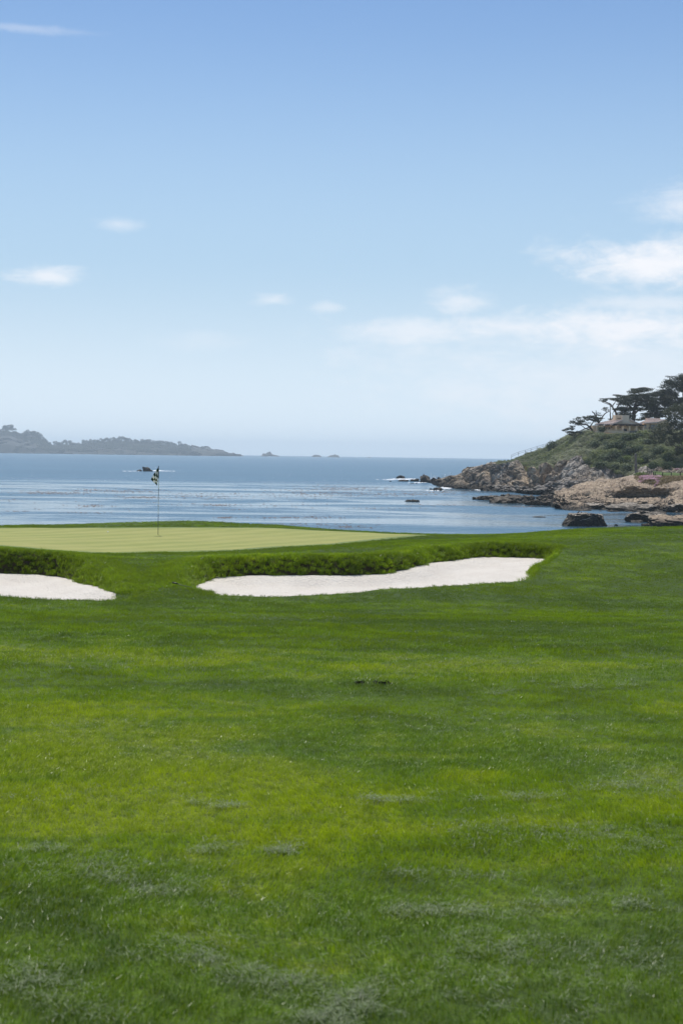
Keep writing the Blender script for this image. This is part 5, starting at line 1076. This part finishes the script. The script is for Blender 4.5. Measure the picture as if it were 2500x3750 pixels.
# two scuffed holes in the turf
for (x, y, s, lb) in [(1313, 2508, .05, 'round dark divot in the fairway, the one on its own'), (1396, 2511, .07, 'elongated dark divot in the fairway with loose grass at its side')]:
    g = on_ground([x], [y])[0]; zr = float(ground_z(np.array([g[0]]), np.array([g[1]]))[0][0]); r = np.random.default_rng(int(x)); V, Fa = [], []
    for k in range(60):
        c = np.r_[r.normal(0, s * .45 * (1.5 if s > .06 else 1)), r.normal(0, s * .4), r.uniform(.018, .036)]; d = r.normal(0, 1, 3); d /= np.linalg.norm(d); w = np.cross(d, [0, .3, 1]); w /= np.linalg.norm(w); V += [c - d * .014 - w * .005, c - d * .01 + w * .006, c + d * .014 + w * .003, c + d * .012 - w * .004]; Fa.append([4 * k, 4 * k + 1, 4 * k + 2, 4 * k + 3])
    tag(obj('divot', mesh_fast('divot', np.array(V), np.array(Fa), False), M['soil'], None, (g[0], g[1], zr)), lb, 'divot')

# cormorants on the blocky boulder
M['bird'] = simple_mat('black_plumage', (0.012, 0.012, 0.014), .6, .3, .2, 10)
def bird(px, py, Y, label, s=1.0, flip=1):
    b0 = P(px, py, Y); me = bpy.data.meshes.new('cormorant'); J = [(0, 0, .22), (.10 * flip, 0, .36), (.14 * flip, 0, .50), (.16 * flip, 0, .60), (.27 * flip, 0, .62), (-.12 * flip, 0, .14), (-.30 * flip, 0, .02), (.02, .05, .10), (.04 * flip, .06, 0), (.02, -.05, .10), (.04 * flip, -.06, 0)]
    E = [(0, 1), (1, 2), (2, 3), (3, 4), (0, 5), (5, 6), (0, 7), (7, 8), (0, 9), (9, 10)]; Rr = [.12, .09, .045, .05, .012, .10, .03, .03, .02, .03, .02]
    me.from_pydata([tuple(np.array(j) * s) for j in J], E, []); o = obj('cormorant', me, M['bird'], None, tuple(b0)); sk = o.modifiers.new('skin', 'SKIN')
    for v, r_ in zip(me.skin_vertices[0].data if me.skin_vertices else [], Rr): v.radius = (r_ * s, r_ * s)
    me.skin_vertices[0].data[0].use_root = True
    o.modifiers.new('sub', 'SUBSURF').levels = 1; return tag(o, label, 'bird')
import bmesh as _bm
_dg = None
def top_of(o, x):
    """height of a rock's top near world x"""
    m = o.data; co = np.empty(len(m.vertices) * 3); m.vertices.foreach_get('co', co); co = co.reshape(-1, 3) + np.array(o.location); k = np.abs(co[:, 0] - x) < .5; c = co[k]; return c[c[:, 2].argmax()]
big = [o for o in COL.objects if o.name == 'sea_rock'][0]
try:
    for px, lb, s, fl in ((2108, 'upright black cormorant perched on the left end of the blocky boulder', .75, 1), (2118, 'crouching black cormorant beside the upright one on the blocky boulder', .5, -1)):
        x = float(P(px, 1880, big.location[1])[0]); t = top_of(big, x); o = bird(px, 1880, big.location[1], lb, s, fl); o.location = (t[0], t[1], t[2] - .03)
except Exception as e: print('bird', e)

# ============================================================ kelp, foam and painted glints (stuff)
def floaters(name, pts, size, mat, seed, lift=.03, thick=.05, el=2.2):
    """small irregular flat pads lying on the water"""
    r = np.random.default_rng(seed); V, Fa = [], []; n = len(pts); th = np.linspace(0, 2 * np.pi, 6, endpoint=False)
    for k, p in enumerate(pts):
        s = size[k]; rr = r.uniform(.5, 1.2, 6) * s; z = SEA - (p[0] ** 2 + p[1] ** 2) / (2 * 6.371e6); b0 = len(V)
        V += [(p[0] + el * rr[q] * math.cos(th[q]), p[1] + rr[q] * math.sin(th[q]), z + lift) for q in range(6)] + [(p[0], p[1], z + lift + thick * r.uniform(.5, 1.5))]
        Fa += [(b0 + q, b0 + (q + 1) % 6, b0 + 6) for q in range(6)]
    return tag(obj(name, mesh_fast(name, np.array(V), np.array(Fa), True), mat), kind='stuff')
KE = [(190, 1805, 150, 7, 420), (450, 1797, 160, 6, 420), (520, 1821, 80, 4, 120), (740, 1814, 150, 14, 260), (330, 1852, 60, 4, 60), (800, 1850, 50, 3, 60), (850, 1872, 90, 7, 150), (815, 1896, 35, 3, 40), (30, 1830, 60, 3, 30), (80, 1873, 60, 2, 20), (300, 1879, 80, 3, 40),
      (1200, 1802, 220, 22, 900), (1330, 1790, 200, 8, 260), (1560, 1806, 190, 8, 420), (1430, 1815, 120, 8, 200), (1080, 1895, 170, 4, 160), (1300, 1930, 120, 5, 120), (1050, 1920, 200, 6, 120), (1620, 1850, 140, 3, 60), (1900, 1856, 90, 3, 40), (1000, 1850, 200, 8, 60), (1400, 1862, 150, 4, 60), (2000, 1900, 60, 3, 16), (600, 1840, 500, 30, 160)]
kp, ks = [], []
for (x, y, a, c, n) in KE:
    for k in range(n):
        X, Yp = x + RNG.normal(0, a * .55), y + RNG.normal(0, c * .55); X = X + 0
        Yd = seaY(X, Yp); p = P(X, Yp, Yd)
        if vnoise(np.array([[p[0] * .09, p[1] * .25, 0]]), 83)[0] < -.1: continue
        kp.append(p); ks.append(RNG.uniform(.05, .20) * (Yd / 350))
floaters('kelp', kp, ks, M['kelp'], 8)
FO = [(575, 1723.5, 14, 1.2, 50, .6), (610, 1725, 36, .7, 26, .35), (490, 1725.5, 30, .5, 20, .3), (1500, 1755, 34, 1.2, 50, .5), (1535, 1768, 22, .8, 20, .35), (1585, 1760, 8, 2, 30, 1.0), (1605, 1758, 8, 1, 20, .8), (1460, 1754, 34, 1.2, 40, .4), (1430, 1757, 40, 1, 26, .5), (1640, 1787, 22, 2.5, 60, .6), (1678, 1779, 6, 2.5, 30, .8), (1930, 1802, 24, 1.5, 60, .45), (1900, 1800, 60, 1.5, 60, .3), (1800, 1795, 70, 1.5, 60, .3), (1590, 1797, 30, 1, 20, .3), (1950, 1846, 30, 1.5, 14, .3)]
op, os_ = [], []
for (x, y, a, c, n, s) in FO:
    for k in range(n): X, Yp = x + RNG.normal(0, a * .5), y + RNG.normal(0, c * .5); Yd = seaY(X, Yp); op.append(P(X, Yp, Yd)); os_.append(s * RNG.uniform(.25, .9) * (Yd / 560))
for k in range(300):                                    # scattered foam flecks standing in for sun glints far out
    X, Yp = RNG.uniform(-50, 1700), 1675 + RNG.uniform(0, 1) ** .8 * 100; Yp += ROLL * (X - 1250); Yd = seaY(X, Yp); 
    if Yd < 3300: op.append(P(X, Yp, Yd)); os_.append(.00010 * Yd * RNG.uniform(.5, 1.3))
for (x, w, dy) in ((50, 40, 1.2), (108, 50, 1.2), (240, 20, .8), (572, 30, 1.2), (745, 20, .8), (415, 40, .6), (1000, 46, 1), (1170, 40, 1), (1250, 10, .6), (1306, 22, 1.2), (1352, 22, 1.2)):
    for k in range(int(w * 1.2)):
        X = x + RNG.uniform(-.5, .5) * w; Yd = 4370 if x < 900 else 4900 + RNG.uniform(-60, 60); p = P(X, level(X), Yd); op.append(p); os_.append(RNG.uniform(.6, 1.8))
floaters('foam_and_glints', op, os_, M['foam'], 9, .05, .12, 2.6)
# surf bursting behind the reef
sp_, ss_ = [], []
def spray(px, py, Y, w, h, n, label):
    r = np.random.default_rng(int(px)); c0 = P(px, py, Y); c = np.c_[r.normal(0, w, n), r.normal(0, w * .4, n), np.abs(r.normal(0, 1, n)) * h]; c[:, 0] += c[:, 2] * .1
    d = r.normal(0, 1, (n, 3)); d /= np.linalg.norm(d, axis=1)[:, None]; t = np.cross(d, r.normal(0, 1, (n, 3))); t /= np.linalg.norm(t, axis=1)[:, None]; s = np.cross(d, t); L = r.uniform(.08, .3, n)[:, None]
    V = np.stack([c - t * L, c + s * L, c + t * L, c - s * L], 1).reshape(-1, 3); o = obj('surf_spray', mesh_fast('surf_spray', V, np.arange(4 * n).reshape(n, 4), False), M['foam'], None, tuple(c0)); tag(o, kind='stuff')
spray(1583, 1764, 580, 1.0, 1.0, 260, ''); spray(1608, 1763, 585, .9, .5, 120, ''); spray(1645, 1757, 590, 1.8, 1.0, 320, ''); spray(578, 1722, 840, 1.2, .6, 160, '')

# ============================================================ sea haze
hz_m = bpy.data.materials.new('sea_haze'); hz_m.use_nodes = True; nt = hz_m.node_tree; nt.nodes.clear(); b = NB(nt)
pv = b.node('ShaderNodeVolumePrincipled'); pv.inputs['Color'].default_value = (0.86, 0.95, 1.0, 1); pv.inputs['Density'].default_value = 1.25e-4; pv.inputs['Anisotropy'].default_value = 0.2
oo = b.node('ShaderNodeOutputMaterial'); b.l.new(pv.outputs[0], oo.inputs['Volume'])
mb = MB(); mb.box(-14500, 14500, -14500, 14500, SEA - 14000 ** 2 / (2 * 6.371e6) - 8, 110)
tag(mb.build('haze', hz_m), kind='stuff')
print('tris', sum(len(o.data.polygons) for o in COL.objects if o.type == 'MESH'))
